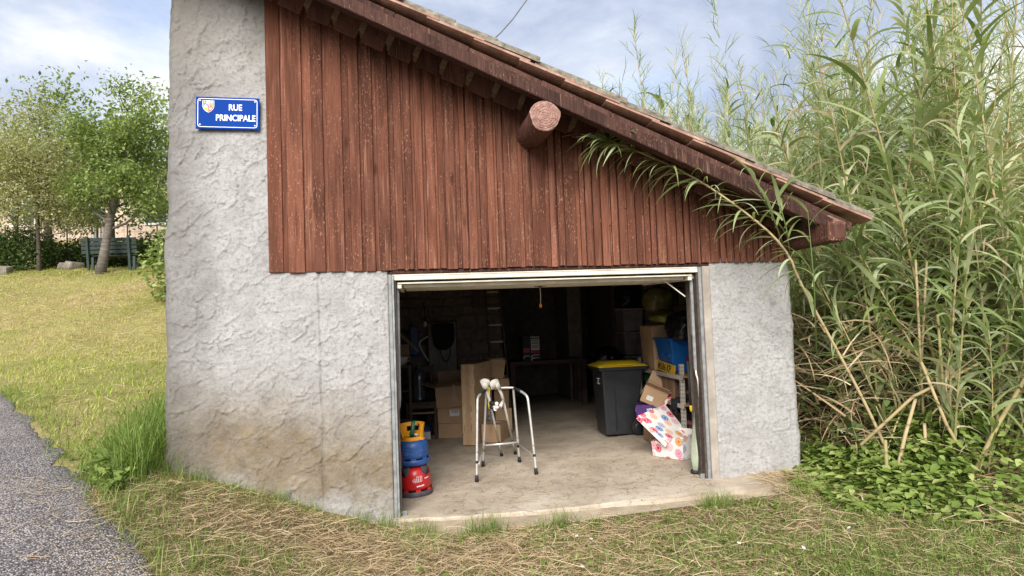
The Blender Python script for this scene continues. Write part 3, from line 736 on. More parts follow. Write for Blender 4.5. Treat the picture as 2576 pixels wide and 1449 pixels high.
# clay tiles: channel tiles at the verge and, raised behind them, lichen-grey cover tiles; each laid over the next one down
def channel_tile(seed):
    rg = random.Random(seed); mb = MB(); n = 7; L = .47
    vs = []
    for e in (0, 1):
        for i in range(n):
            u = i/(n-1)*2-1; y = u*.105*(1-.06*(1-e)); h = .020*u*u + (.016 if e else 0)*0
            vs.append((L*e, y, h))
    b = len(vs); vs2 = [(x, y, h-.017) for x, y, h in vs]; vs += vs2
    fs = []
    for i in range(n-1):
        fs += [(i, i+1, n+i+1, n+i), (b+i+1, b+i, b+n+i, b+n+i+1), (i+1, i, b+i, b+i+1), (n+i, n+i+1, b+n+i+1, b+n+i)]
    fs += [(0, n, b+n, b), (n-1, b+n-1, b+2*n-1, 2*n-1)]
    mb.add(vs, fs); return mb
def cover_tile():
    mb = MB(); n = 8; L = .47; vs = []
    for e in (0, 1):
        r = .072 + .012*e
        for i in range(n+1):
            a = math.pi*i/n; vs.append((L*e, -math.cos(a)*r, math.sin(a)*r*.85))
    b = len(vs); vs += [(x, y*.83, h*.80-.002) for x, y, h in vs]
    fs = []; k = n+1
    for i in range(n): fs += [(i, i+1, k+i+1, k+i), (b+i+1, b+i, b+k+i, b+k+i+1), (i+1, i, b+i, b+i+1), (k+i, k+i+1, b+k+i+1, b+k+i)]
    fs += [(0, k, b+k, b), (n, b+n, b+k+n, k+n)]
    mb.add(vs, fs); return mb
ct = channel_tile(1).mesh('channel_tile', jitter=.004, jscale=14); ct.materials.append(M['tile'])
ctm = ct.copy(); ctm.materials.clear(); ctm.materials.append(M['tile_moss'])
cv = cover_tile().mesh('cover_tile', jitter=.006, jscale=18); cv.materials.append(M['tile_moss'])
def put_tile(me, s, y, h, tilt=.045, yaw=0.0):
    o = bpy.data.objects.new('tile', me); COL.objects.link(o); o.parent = roof
    o.matrix_parent_inverse = Matrix.Identity(4)
    mat = RM.to_4x4() @ Matrix.Rotation(-tilt, 4, 'Y') @ Matrix.Rotation(yaw, 4, 'Z'); mat.translation = RP(s, y, h)
    o.matrix_local = mat; return o
for row in range(17):
    s = S0 + .02 + row*.385
    for c, y in enumerate((-.46, -.24, -.02)):
        put_tile(ct if c == 0 else ctm, s+random.uniform(-.012, .012) + (.06 if row == 16 else 0), y+random.uniform(-.006, .006), .014+random.uniform(-.003, .004), .042)
    for c, y in enumerate((-.462, -.24, -.02)):
        put_tile(cv, s+.10+random.uniform(-.03, .03), y+random.uniform(-.01, .01), .052+random.uniform(-.004, .006), .04, random.uniform(-.03, .03))
# purlins: a round log under the verge and a squared beam at the eave
lp = MB(); ring = []
LX, LZ, LY = 1.02, 3.133, -.565
pts = [(1.005, .2, 3.135), (1.01, -.12, 3.135), (1.015, -.36, 3.134), (LX, LY, LZ)]
lp.tube(pts, [.120, .124, .126, .121], n=22, caps=False)
log = lp.build('log_purlin', M['log'], garage, jitter=.022, jscale=7)
ed = MB(); n = 22; vs = [(LX, LY-.012, LZ)]
for rr_ in (.05, .09, .121):
    for i in range(n):
        a = 2*math.pi*i/n; vs.append((LX+math.cos(a)*rr_*(1+.07*math.sin(3*a+.6)+.03*math.sin(7*a)), LY-.012+.05*math.sin(5*a)*rr_*.3+(.010 if rr_ > .12 else 0), LZ+math.sin(a)*rr_))
fs = [(0, 1+i, 1+(i+1) % n) for i in range(n)] + [(1+r*n+i, 1+(r+1)*n+i, 1+(r+1)*n+(i+1) % n, 1+r*n+(i+1) % n) for r in range(2) for i in range(n)]
ed.add(vs, fs, smooth=True); ed.build('cut_end', M['log_end'], log)
ep = MB().box((3.40, -.18, 2.178), (.165, .93, .165)); eave = ep.build('eave_purlin', M['log'], garage, bevel=.03, seg=2, jitter=.01)
MB().box((3.40, -.646, 2.178), (.11, .012, .11)).build('cut_end', M['log'], eave, bevel=.005, jitter=.004)
rbox(MB(), S1-.30, S1-.13, -.52, .2, -.16, -.06).build('eave_board', M['batten'], roof, bevel=.004)

# ------------------------------------------------------------------ door frame and overhead door
for nm, xx in (('door_frame', -.2215),):
    f = MB().box2((xx-.024, .004, -.25), (xx+.005, .055, 1.965)).build(nm, M['galv'], garage, bevel=.004)
    MB().box2((xx+.006, -.012, -.25), (xx+.022, .052, 1.96)).build('frame_flange', M['galv'], f, bevel=.002)
    MB().box2((xx+.0225, .02, -.2), (xx+.038, .16, 1.95)).build('frame_return', M['rust'], f)
f = MB().box2((2.478, .012, -.05), (2.506, .06, 1.965)).build('door_frame', M['galv'], garage, bevel=.004)
MB().box2((2.462, .03, -.02), (2.477, .10, 1.955)).build('frame_return', M['rust'], f)
MB().box2((2.455, .105, .1), (2.474, .19, 1.35)).build('frame_channel', M['rust'], f)
part('cement_jamb', MB().box2((2.507, -.008, -.06), (2.578, .30, 1.966)), M['jamb'], bevel=.006)
part('inner_jamb', MB().box2((2.50, .302, -.06), (3.3, .36, 1.966)), M['mortar'])
part('inner_jamb', MB().box2((-1.7, .302, -.25), (-.27, .36, 2.0)), M['mortar'])
DT = R(-1.2)
door = MB().box((1.13, .66, 1.905), (2.60, 1.24, .012), (DT*-1, 0, 0)).build('garage_door', M['cream'], garage)
fb = MB(); fb.box2((-.212, .012, 1.914), (2.474, .055, 1.967)); fb.build('front_rail', M['cream'], door, bevel=.004)
MB().box2((-.208, .009, 1.951), (2.470, .0115, 1.953)).build('rail_groove', M['card_dark'], door)
def dz(y): return 1.905 + (y-.66)*math.tan(-DT)
for k, yv in enumerate((.16, .42, .68, .94, 1.20)):
    MB().box((1.13, yv, dz(yv)-.022), (2.5-.03*(k % 2), .10, .030), (-DT, 0, 0)).build('door_rib', M['cream'], door, bevel=.006)
for xx in (-.155, 2.415): MB().box((xx, .66, dz(.66)-.026), (.035, 1.22, .04), (-DT, 0, 0)).build('side_rail', M['cream'], door, bevel=.004)
la = MB().tube([(-.172, .10, 1.885), (-.176, .10, 1.4), (-.182, .10, .93), (-.186, .10, .87), (-.205, .10, .80), (-.206, .10, .72)], .0135, n=10).build('lever_arm', M['galv'], door)
MB().box2((-.195, .085, 1.862), (-.155, .12, 1.90)).build('arm_bracket', M['cream'], la, bevel=.003)
la = MB().box2((2.432, .09, 1.04), (2.458, .115, 1.895)).build('lever_arm', M['galv'], door, bevel=.004)
MB().tube([(2.446, .10, 1.05), (2.45, .10, 1.0), (2.463, .10, .95), (2.468, .10, .88), (2.468, .10, .80)], .008, n=8).build('arm_rod', M['cream'], la)
MB().box2((2.42, .085, 1.862), (2.47, .12, 1.90)).build('arm_bracket', M['cream'], la, bevel=.003)
br = MB().box((2.33, .2, 1.78), (.24, .006, .010), (0, R(38), 0)).build('corner_brace', M['cream'], door)
hk = MB().box2((1.115, .70, 1.862), (1.225, .72, 1.874)).build('latch_bar', M['rust'], door, bevel=.002)
MB().box2((1.155, .69, 1.856), (1.185, .73, 1.886)).build('latch_body', M['rust'], hk, bevel=.003)
cd = MB().tube([(1.168, .70, 1.86), (1.170, .70, 1.78), (1.167, .70, 1.70)], .0035, n=6).build('pull_cord', M['cream'], door)
MB().lathe([(.009, 0), (.013, .003), (.013, .034), (.008, .038), (.0, .038)], (1.167, .70, 1.660), n=14).build('cord_handle', M['orange'], cd)
for xx, yy in ((-.165, .03), (2.44, .05)):
    MB().box2((xx-.02, yy, FL(xx)+.0), (xx+.02, yy+.012, FL(xx)+.04)).build('floor_bracket', M['galv'], door)

# ------------------------------------------------------------------ street sign
def text_mesh(s, size, xs=1.0, ext=.0008, bold=.0, align='LEFT'):
    cu = bpy.data.curves.new('text', 'FONT'); cu.body = s; cu.size = size; cu.extrude = ext; cu.offset = bold; cu.align_x = align; cu.resolution_u = 3
    o = bpy.data.objects.new('text', cu); COL.objects.link(o)
    me = bpy.data.meshes.new_from_object(o.evaluated_get(bpy.context.evaluated_depsgraph_get()))
    bpy.data.objects.remove(o); bpy.data.curves.remove(cu)
    me.transform(Matrix.Diagonal((xs, 1, 1, 1))); return me
def put_text(name, s, size, mat, parent, M4, **k):
    me = text_mesh(s, size, **k); me.transform(M4); me.materials.append(mat); return link(name, me, parent)
sgx, sgz = -1.4825, 3.302
sign = thing('street_sign', 'blue enamel street sign reading RUE PRINCIPALE on the rendered pillar', 'street sign', (sgx, -.03, sgz))
W2, H2 = .245, .132; tilt = Matrix.Rotation(R(1.2), 4, 'Y')     # leans a touch clockwise
SM = Matrix.Translation((sgx, -.034, sgz)) @ tilt @ Matrix.Rotation(R(90), 4, 'X')   # local x right, y up, z towards the camera
def sgn(mb): mb.v = [tuple(SM @ Vector(v)) for v in mb.v]; return mb
sgn(MB().box((0, 0, 0), (W2*2, H2*2, .014))).build('plate', M['sign_blue'], sign, bevel=.006, seg=2)
def rrect(w, h, r, n=6):
    out = []
    for cx, cy, a0 in ((w-r, h-r, 0), (-w+r, h-r, 90), (-w+r, -h+r, 180), (w-r, -h+r, 270)):
        for i in range(n+1): a = R(a0+90*i/n); out.append((cx+r*math.cos(a), cy+r*math.sin(a)))
    return out
o_, i_ = rrect(.230, .117, .022), rrect(.2255, .1125, .018); n = len(o_)
bd = MB(); vs = [(x, y, .0082) for x, y in o_]+[(x, y, .0082) for x, y in i_]
bd.add(vs, [(i, (i+1) % n, n+(i+1) % n, n+i) for i in range(n)]); sgn(bd).build('border', M['white'], sign, recalc=False)
for px, py in ((-.210, .098), (.212, .098), (-.210, -.098), (.212, -.098)):
    sgn(MB().lathe([(.0, .0125), (.0035, .012), (.0065, .0095), (.007, .0075)], (px, py, 0), n=14)).build('screw', M['white'], sign)
def sized(s, size, wd, M4, bold):
    me = text_mesh(s, size, bold=bold); xsv = [v.co.x for v in me.vertices]; k = wd/(max(xsv)-min(xsv)); x0 = min(xsv)
    for v in me.vertices: v.co.x = (v.co.x-x0)*k
    me.transform(M4); me.materials.append(M['white']); return link('lettering', me, sign)
sized('RUE', .071, .102, SM @ Matrix.Translation((.010, .024, .0082)), .0013)
sized('PRINCIPALE', .071, .305, SM @ Matrix.Translation((-.089, -.062, .0082)), .0013)
# shield: six fields
sh = [(-.045, .045), (.045, .045), (.045, -.005), (.036, -.028), (.018, -.045), (0, -.054), (-.018, -.045), (-.036, -.028), (-.045, -.005)]
c0 = (-.148, .055)
def shape(name, pts, mat, h, t=.0006, parent=None):
    mb = MB().prism([(c0[0]+x, c0[1]+y) for x, y in pts], (1, 0, 0), (0, 1, 0), (0, 0, h), (0, 0, t)); return sgn(mb).build(name, mat, parent)
crest = shape('crest', sh, M['white'], .0074, .001, sign)
k_ = .93; shi = [(x*k_, y*k_) for x, y in sh]
shape('crest_field', [(-.042, .042), (-.0145, .042), (-.0145, .016), (-.042, .016)], M['red'], .0086, parent=crest)
shape('crest_field', [(-.0135, .042), (.0135, .042), (.0135, .016), (-.0135, .016)], M['white'], .0086, parent=crest)
shape('crest_field', [(.0145, .042), (.042, .042), (.042, .016), (.0145, .016)], M['sky_blue'], .0086, parent=crest)
shape('crest_field', [(-.042, .0155), (0, .0155), (0, -.014), (-.040, -.014), (-.042, -.004)], M['sky_blue'], .0086, parent=crest)
shape('crest_field', [(.0005, .0155), (.042, .0155), (.042, -.004), (.0335, -.026), (.017, -.042), (.0005, -.050)], M['red'], .0086, parent=crest)
shape('crest_field', [(-.040, -.0145), (0, -.0145), (0, -.050), (-.017, -.042), (-.0335, -.026)], M['gold'], .0086, parent=crest)
shape('crest_charge', [(-.037, .029), (-.028, .036), (-.019, .029), (-.028, .021)], M['gold'], .0094, parent=crest)
for dx_, dy_ in ((-.008, .036), (.008, .036), (0, .029), (-.008, .022), (.008, .022)):
    shape('crest_charge', [(dx_-.0035, dy_-.0035), (dx_+.0035, dy_-.0035), (dx_+.0035, dy_+.0035), (dx_-.0035, dy_+.0035)], M['red'], .0094, parent=crest)
shape('crest_charge', [(.022, .038), (.035, .038), (.030, .030), (.030, .022), (.034, .019), (.023, .019), (.027, .022), (.027, .030)], M['white'], .0094, parent=crest)
shape('crest_charge', [(-.034, -.012), (-.008, -.012), (-.008, .004), (-.012, -.002), (-.016, .006), (-.020, .010), (-.024, .006), (-.028, -.002), (-.034, .004)], M['white'], .0094, parent=crest)
for dx_ in (.010, .030):
    shape('crest_charge', [(dx_-.008, .012), (dx_+.008, .012), (dx_+.007, .005), (dx_+.003, .003), (dx_+.003, -.006), (dx_+.006, -.010), (dx_-.006, -.010), (dx_-.003, -.006), (dx_-.003, .003), (dx_-.007, .005)], M['gold'], .0094, parent=crest)
shape('crest_charge', [(.006, -.018), (.018, -.014), (.028, -.016), (.030, -.022), (.020, -.026), (.018, -.034), (.013, -.028), (.008, -.026)], M['white'], .0094, parent=crest)
for i, x0_ in enumerate((-.030, -.020, -.010)):
    shape('crest_charge', [(x0_-.004, -.020), (x0_+.003, -.020), (x0_+.004, -.030), (x0_-.003, -.030)], M['orange'], .0094, parent=crest)

# ------------------------------------------------------------------ overhead cable
oc = MB().tube([(2.9, 7.6, 8.75), (2.31, 7.0, 7.905), (2.015, 7.0, 7.507), (1.766, 7.0, 7.227), (1.562, 7.0, 7.037), (1.40, 7.0, 6.913), (.9, 6.9, 6.5)], .013, n=6).build('overhead_cable', M['cable'])
tag(oc, 'thin grey overhead cable slanting down behind the tiled roof', 'cable')
# ------------------------------------------------------------------ things in the garage
def fz(x): return FL(x)+.003
def uvq(mb_obj, scale=1.0, off=(0, 0)):
    """planar UVs in metres per face"""
    me = mb_obj.data; uvl = me.uv_layers.new(name='UVMap')
    for p in me.polygons:
        nrm_ = p.normal; a = nrm_.orthogonal().normalized() if abs(nrm_.z) > .999 else Vector((0, 0, 1)).cross(nrm_).normalized(); b = nrm_.cross(a)
        for li in p.loop_indices:
            co = me.vertices[me.loops[li].vertex_index].co; uvl.data[li].uv = (co.dot(a)*scale+off[0]+p.index*.037, co.dot(b)*scale+off[1])
def carton(name, label, c, d, rz=0, mat='card', tape=True, lab=None, rx=0, ry=0, group=None, lx=0, lz=0):
    """closed cardboard box: body, top flaps, tape, label; c is the centre of its base"""
    t = thing(name, label, 'cardboard box', c, group); Rm = Euler((rx, ry, rz)).to_matrix(); c = Vector(c)
    P = lambda x, y, z: c + Rm @ Vector((x, y, z))
    b = MB().box(P(0, 0, d[2]/2), d, Rm).build('body', M[mat], t, bevel=.005, jitter=.004, jscale=5)
    for s_ in (-1, 1):
        MB().box(P(0, s_*d[1]/4, d[2]+.002), (d[0]*.99, d[1]/2-.004, .004), Rm).build('top_flap', M[mat], t)
    if tape:
        MB().box(P(0, 0, d[2]+.0052), (d[0]*1.0, .05, .0016), Rm).build('tape', M['tape'], t)
        MB().box(P(0, -d[1]/2-.0022, d[2]-.05), (.05, .0016, .10), Rm).build('tape', M['tape'], t)
    if lab:
        l = MB().box(P(lx, -d[1]/2-.0035, d[2]/2+lz), (lab[0], .0014, lab[1]), Rm).build('label', M['paper'], t)
        for k in range(6):
            MB().box(P(lx-lab[0]*.30+k*lab[0]*.12, -d[1]/2-.0050, d[2]/2+lz+.01), (lab[0]*(.03+.04*(k % 2)), .0008, lab[1]*.28), Rm).build('print_bar', M['ink'], l)
        MB().box(P(lx, -d[1]/2-.0050, d[2]/2+lz+lab[1]*.36), (lab[0]*.8, .0008, lab[1]*.07), Rm).build('print_bar', M['ink'], l)
    return t
def open_carton(name, label, c, d, rx=0, ry=0, rz=0, mat='card', flaps=(40, 60, 50, 35), th=.004, group=None):
    t = thing(name, label, 'cardboard box', c, group); Rm = Euler((rx, ry, rz)).to_matrix(); c = Vector(c)
    P = lambda v: c + Rm @ Vector(v)
    w, l, h = d; mb = MB()
    mb.box(P((0, 0, th/2)), (w, l, th), Rm)
    for s_ in (-1, 1):
        mb.box(P((s_*(w/2-th/2), 0, h/2)), (th, l, h), Rm); mb.box(P((0, s_*(l/2-th/2), h/2)), (w-2*th, th, h), Rm)
    mb.build('body', M[mat], t)
    for k, (ax, s_) in enumerate((('x', -1), ('x', 1), ('y', -1), ('y', 1))):
        a = R(flaps[k]); L = min(w, l)*.5
        if ax == 'x':
            f = MB().box(P((s_*(w/2 + L/2*math.sin(a)), 0, h + L/2*math.cos(a))), (th, l*.99, L), Rm @ Matrix.Rotation(s_*a, 3, 'Y'))
        else:
            f = MB().box(P((0, s_*(l/2 + L/2*math.sin(a)), h + L/2*math.cos(a))), (w*.99, th, L), Rm @ Matrix.Rotation(-s_*a, 3, 'X'))
        f.build('flap', M[mat], t, jitter=.006, jscale=5)
    return t

# ---- gas cylinders, the blue one standing on the red one
FT = Matrix.Rotation(math.atan(.0455), 3, 'Y').inverted() @ Matrix.Diagonal((1, 1, .84))     # they lean with the floor
GC = Vector((-.072, .70, fz(-.072)))
g = thing('gas_cylinder', 'red gas cylinder with white lettering, below the blue one beside the door frame', 'gas cylinder', GC, 'gas cylinders stacked by the door')
def L(v): return GC + FT @ Vector(v)
rb_ = .142
fr = MB().lathe([(.150, 0), (.153, .004), (.153, .050), (.150, .054), (.144, .052), (.144, .003)], GC, n=36, M=FT).build('foot_ring', M['foot_ring'], g)
for k in range(8):
    a = k*math.pi/4+.15
    MB().box(L((.1475*math.cos(a), .1475*math.sin(a), .065)), (.006, .045, .026), FT @ Matrix.Rotation(a, 3, 'Z')).build('ring_strut', M['red_cyl'], fr)
body = MB().lathe([(.0, .045), (.10, .05), (.130, .064), (.142, .09), (.1425, .20), (.141, .225), (.134, .255), (.115, .290), (.08, .315), (.035, .328), (0, .330)], GC, n=40, M=FT).build('body', M['red_cyl'], g)
body.location = (0, 0, 0)
MB().lathe([(.1432, .134), (.1440, .137), (.1432, .140)], GC, n=40, M=FT).build('weld_seam', M['red_cyl'], body)
for a0, a1 in ((-2.6, -1.95), (-1.05, -.35), (.5, 1.3), (1.7, 2.6)):
    n = 10; mb = MB(); prof = lambda u: .215 + .045*abs(2*u-1)**2.0
    vs = []
    for i in range(n+1):
        u = i/n; a = a0+(a1-a0)*u; zl = prof(u)
        for r, z in ((.1445 if zl < .235 else .138, zl), (.128, .29), (.112, .345), (.106, .345), (.120, .285), (.136, zl+.004)):
            vs.append(L((r*math.cos(a), r*math.sin(a), z)))
    fs = [(i*6+j, (i+1)*6+j, (i+1)*6+(j+1) % 6, i*6+(j+1) % 6) for i in range(n) for j in range(6)] + [(0, 1, 2, 3, 4, 5), tuple(n*6+j for j in (5, 4, 3, 2, 1, 0))]
    mb.add(vs, fs, smooth=True); mb.build('collar_shoulder', M['foot_ring'], g)
def wrap_text(name, s, size, mat, parent, zc, ac, rad, tiltz=0.0, xs=1.0, bold=0):
    me = text_mesh(s, size, xs=xs, ext=.0004, bold=bold, align='CENTER')
    for v in me.vertices:
        x, y, z = v.co; a = ac + x/rad; v.co = L(((rad+.0008+z)*math.cos(a), (rad+.0008+z)*math.sin(a), zc + y + x*tiltz))
    me.materials.append(mat); return link(name, me, parent)
ca_ = R(-78)     # bearing of the printed side as seen from the cylinder's axis
wrap_text('lettering', 'elfi', .078, M['white'], body, .160, ca_-.05, .1425, .10, .95, .0045)
wrap_text('lettering', 'elfi', .078, M['red_cyl'], body, .1600, ca_-.05, .1432, .10, .95, .0012)
wrap_text('lettering', 'butane', .018, M['white'], body, .182, ca_+.62, .1425, .10, 1.0, .001)
wrap_text('lettering', 'antargaz', .022, M['white'], body, .108, ca_+.12, .1425, .10, .95, .0012)
# blue cylinder
GC = GC + FT @ Vector((.0, 0, .347))
g = thing('gas_cylinder', 'scuffed blue gas cylinder with amber collar, standing on the red cylinder', 'gas cylinder', GC, 'gas cylinders stacked by the door')
fr = MB().lathe([(.143, -.015), (.150, 0), (.152, .004), (.150, .040), (.146, .044), (.141, .042), (.139, -.012)], GC, n=36, M=FT).build('foot_ring', M['blue_cyl'], g)
for k in range(8):
    a = k*math.pi/4+.0
    MB().box(L((.143, 0, .052)) - L((0, 0, 0)) + GC if k == 0 else L((.143*math.cos(a), .143*math.sin(a), .052)), (.008, .045, .024), FT @ Matrix.Rotation(a, 3, 'Z')).build('ring_strut', M['blue_cyl'], fr)
body = MB().lathe([(0, .034), (.10, .038), (.130, .050), (.142, .075), (.143, .18), (.139, .205), (.125, .235), (.10, .252), (.05, .264), (0, .266)], GC, n=40, M=FT).build('body', M['blue_cyl'], g)
MB().lathe([(.1436, .110), (.1446, .113), (.1436, .116)], GC, n=40, M=FT).build('weld_seam', M['blue_cyl'], body)
# amber plastic collar: tall shroud cut away at the front, with two hand holes
col = MB(); n = 56; vs = []; low = lambda a: .205 + .02*math.cos(2*a)
front = R(-95); idx = {}; th = .007
def ctop(a):
    d = (a-front+math.pi) % (2*math.pi)-math.pi
    return .418 if abs(d) > R(62) else (.285 if abs(d) < R(50) else .285+.133*(abs(d)-R(50))/R(12))
levels = [0, .30, .55, .8, 1.0]
for i in range(n):
    a = 2*math.pi*i/n; zt = ctop(a)
    for j, t in enumerate(levels):
        z = .205 + (zt-.205)*t; r = .128 - .022*math.sin(min(1, (z-.205)/.05)*math.pi/2) + .018*max(0, (z-.30)/.12)
        vs.append(L((r*math.cos(a), r*math.sin(a), z))); vs.append(L(((r-th)*math.cos(a), (r-th)*math.sin(a), z)))
k = len(levels); fs = []
def hole(i, j):
    a = 2*math.pi*(i+.5)/n; d = (a-front+math.pi) % (2*math.pi)-math.pi
    return j == 2 and any(abs(abs(d)-c) < R(13) for c in (R(88), R(160)))
for i in range(n):
    i2 = (i+1) % n
    for j in range(k-1):
        A, B, C_, D = (i*k+j)*2, (i2*k+j)*2, (i2*k+j+1)*2, (i*k+j+1)*2
        if hole(i, j):
            fs += [(A, B, B+1, A+1), (D, D+1, C_+1, C_)]
            if not hole((i-1) % n, j): fs.append((A, A+1, D+1, D))
            if not hole(i2, j): fs.append((B, C_, C_+1, B+1))
            continue
        fs += [(A, B, C_, D), (B+1, A+1, D+1, C_+1)]
    T1, T2, B1, B2 = (i*k+k-1)*2, (i2*k+k-1)*2, i*k*2, i2*k*2
    fs += [(T1, T2, T2+1, T1+1), (B1, B1+1, B2+1, B2)]
col.add(vs, fs, smooth=False); cl = col.build('collar', M['collar'], g, bevel=.0)
vl = MB().lathe([(.02, .262), (.02, .285), (.012, .29), (.012, .32), (0, .32)], GC, n=14, M=FT).build('valve', M['rust'], g)
MB().tube([L((.02, -.02, .30)), L((.05, -.05, .298))], .012, n=8).build('outlet', M['grey_plastic'], vl)
MB().tube([L((-.01, -.055, .30)), L((.012, -.04, .36)), L((.016, -.035, .425)), L((.03, -.01, .445))], [.018, .019, .020, .012], n=10).build('regulator', M['green_plastic'], g)
MB().tube([L((.03, -.01, .44)), L((.06, .03, .42)), L((.07, .06, .38))], .006, n=8).build('hose', M['card_pale'], g)
rc = MB().box((-.205, .62, .33), (.03, .05, .09)).build('red_can', M['red'], None); tag(rc, 'small red can half hidden behind the left door frame', 'can')

# ---- walking frame
wf = thing('walking_frame', 'aluminium walking frame with black grips standing on the concrete floor', 'walking frame', (.82, 1.2, fz(.8)))
FLp, FRp, RLp, RRp = Vector((.506, .872, .02)), Vector((1.091, .877, .047)), Vector((.625, 1.48, .026)), Vector((1.019, 1.488, .043))
def wtube(name, pts, r=.0125, mat='alu', par=wf): return MB().tube(pts, r, n=12).build(name, M[mat], par)
def smooth(pts, it=2):
    P = [Vector(p) for p in pts]
    for _ in range(it):
        Q = [P[0]]
        for a, b in zip(P[:-1], P[1:]): Q += [a*.75+b*.25, a*.25+b*.75]
        Q.append(P[-1]); P = Q
    return P
sideL = [FLp+Vector((0, 0, .02)), Vector((.541, .935, .735)), Vector((.548, .948, .800)), Vector((.585, 1.04, .822)), Vector((.655, 1.25, .838)), Vector((.668, 1.30, .835)), Vector((.670, 1.318, .80)), RLp+Vector((0, 0, .02))]
sideR = [FRp+Vector((0, 0, .02)), Vector((1.050, .935, .735)), Vector((1.040, .950, .795)), Vector((.995, 1.06, .828)), Vector((.965, 1.25, .838)), Vector((.958, 1.30, .835)), Vector((.957, 1.318, .80)), RRp+Vector((0, 0, .02))]
for side, fp, rp in ((sideL, FLp, RLp), (sideR, FRp, RRp)):
    wtube('leg', smooth(side[:4], 2)); wtube('leg', smooth(side[4:], 2))
    wtube('hand_grip', [side[3]*.9+side[2]*.1, side[3]*.6+side[4]*.4, side[4]], .0165, 'rubber')
    for p, q in ((fp, side[1]), (rp, side[6])):
        d = (q-p).normalized()
        MB().tube([p-d*.018, p+d*.02, p+d*.045], [.020, .018, .0165], n=12).build('rubber_foot', M['rubber'], wf)
        MB().tube([p+d*.155, p+d*.180], .0142, n=12).build('adjuster_collar', M['rubber'], wf)
        MB().tube([p+d*.262+Vector((0, -.013, 0)), p+d*.262+Vector((0, -.0165, 0))], .005, n=8).build('adjuster_button', M['rust'], wf)
wtube('top_bar', smooth([Vector((.640, 1.29, .828)), Vector((.68, 1.315, .846)), Vector((.94, 1.315, .844)), Vector((.975, 1.29, .833))], 1), .0125)
wtube('cross_bar', [Vector((.648, 1.432, .238)), Vector((.99, 1.436, .246))], .0115)
wtube('side_bar', [Vector((.529, .90, .155)), Vector((.56, .99, .20)), Vector((.648, 1.425, .236))], .0095)
wtube('side_bar', [Vector((1.082, .90, .20)), Vector((1.075, .95, .206)), Vector((.99, 1.43, .244))], .0095)
# ---- two elbow crutches hung over its top bar
def crutch(label, cuff, hand, hdir, foot, turn):
    t = thing('elbow_crutch', label, 'crutch', foot, 'crutches hung on the walking frame')
    cuff, hand, hdir, foot = map(Vector, (cuff, hand, hdir, foot)); ax = (hand-foot).normalized()
    MB().tube([foot+ax*.03, foot+ax*.26], .0098, n=10).build('lower_tube', M['alu'], t)
    MB().tube([foot+ax*.24, foot+ax*.26], .0128, n=10).build('clip_ring', M['rubber'], t)
    MB().tube([foot+ax*.25, hand], .0120, n=10).build('shaft', M['grey_plastic'], t)
    MB().tube([foot-ax*.0, foot+ax*.045], [.020, .014], n=12).build('rubber_tip', M['rubber'], t)
    MB().tube([hand-ax*.02, hand+(cuff-hand)*.4+Vector((.01, 0, 0)), cuff], [.017, .016, .014], n=10).build('forearm_stem', M['grey_plastic'], t)
    hg = MB().tube([hand, hand+hdir*.06, hand+hdir*.115], [.015, .019, .017], n=12).build('hand_grip', M['grey_plastic'], t)
    MB().tube([hand+hdir*.115, hand+hdir*.119], .010, n=12).build('grip_end', M['red' if turn > 0 else 'white'], hg)
    # open cuff
    upv = (cuff-hand).normalized(); Mx = Matrix.Identity(3); zq = upv.to_track_quat('Z', 'X').to_matrix() @ Matrix.Rotation(R(turn), 3, 'Z')
    mb = MB(); n = 18; vs = []
    for i in range(n+1):
        a = R(38+284*i/n); e = min(i, n-i)/n
        for r, z0, z1 in ((.048, -.05+.028*max(0, .3-e)*3, .050-.03*max(0, .3-e)*3), (.044, -.05+.028*max(0, .3-e)*3, .050-.03*max(0, .3-e)*3)):
            for z in (z0, z1): vs.append(cuff + zq @ Vector(((r+.10*max(0, z)*.4)*math.cos(a)+.03, (r+.10*max(0, z)*.4)*math.sin(a), z+.01)))
    fs = []
    for i in range(n):
        b = i*4; c_ = b+4
        fs += [(b, c_, c_+1, b+1), (b+3, c_+3, c_+2, b+2), (b+1, c_+1, c_+3, b+3), (b+2, c_+2, c_, b)]
    fs += [(0, 1, 3, 2), (n*4, n*4+2, n*4+3, n*4+1)]
    mb.add(vs, fs, smooth=True); mb.build('cuff', M['grey_plastic'], t)
crutch('pale grey elbow crutch on the left of the walking frame, its handle end white', (.640, 1.25, .885), (.712, 1.29, .655), (.50, -.80, .05), (.875, 1.88, .036), -60)
crutch('pale grey elbow crutch on the right of the walking frame, its red handle end showing', (.775, 1.24, .885), (.843, 1.285, .715), (-.42, -.85, -.45), (1.035, 1.90, .042), 200)
ky = thing('lanyard', 'yellow lanyard with dark reflectors tied to the walking frame top bar', 'lanyard', (.69, 1.29, .84))
sm_ = MB(); sm_.prism([(-.014, 0), (.014, 0), (.010, -.10), (.013, -.18), (.003, -.235), (-.010, -.18), (-.012, -.10)], (1, 0, .0), (.02, 0, 1), (.695, 1.285, .862), (0, .003, 0)); sm_.build('strap', M['yellow'], ky)
MB().tube([(.705, 1.27, .70), (.745, 1.235, .695)], .022, n=12).build('reflector_body', M['rubber'], ky)
MB().tube([(.705, 1.27, .665), (.74, 1.24, .645)], .020, n=12).build('reflector_body', M['rubber'], ky)
for p in ((.760, 1.222, .697), (.745, 1.232, .640)): MB().tube([p, (p[0]+.006, p[1]-.012, p[2])], .019, n=14).build('reflector_face', M['white'], ky)
MB().box((.69, 1.27, .60), (.035, .02, .07)).build('key_pouch', M['rust'], ky, bevel=.006)
MB().box((.70, 1.265, .545), (.04, .012, .035), (0, .4, 0)).build('clear_tag', M['glass'], ky, bevel=.004)

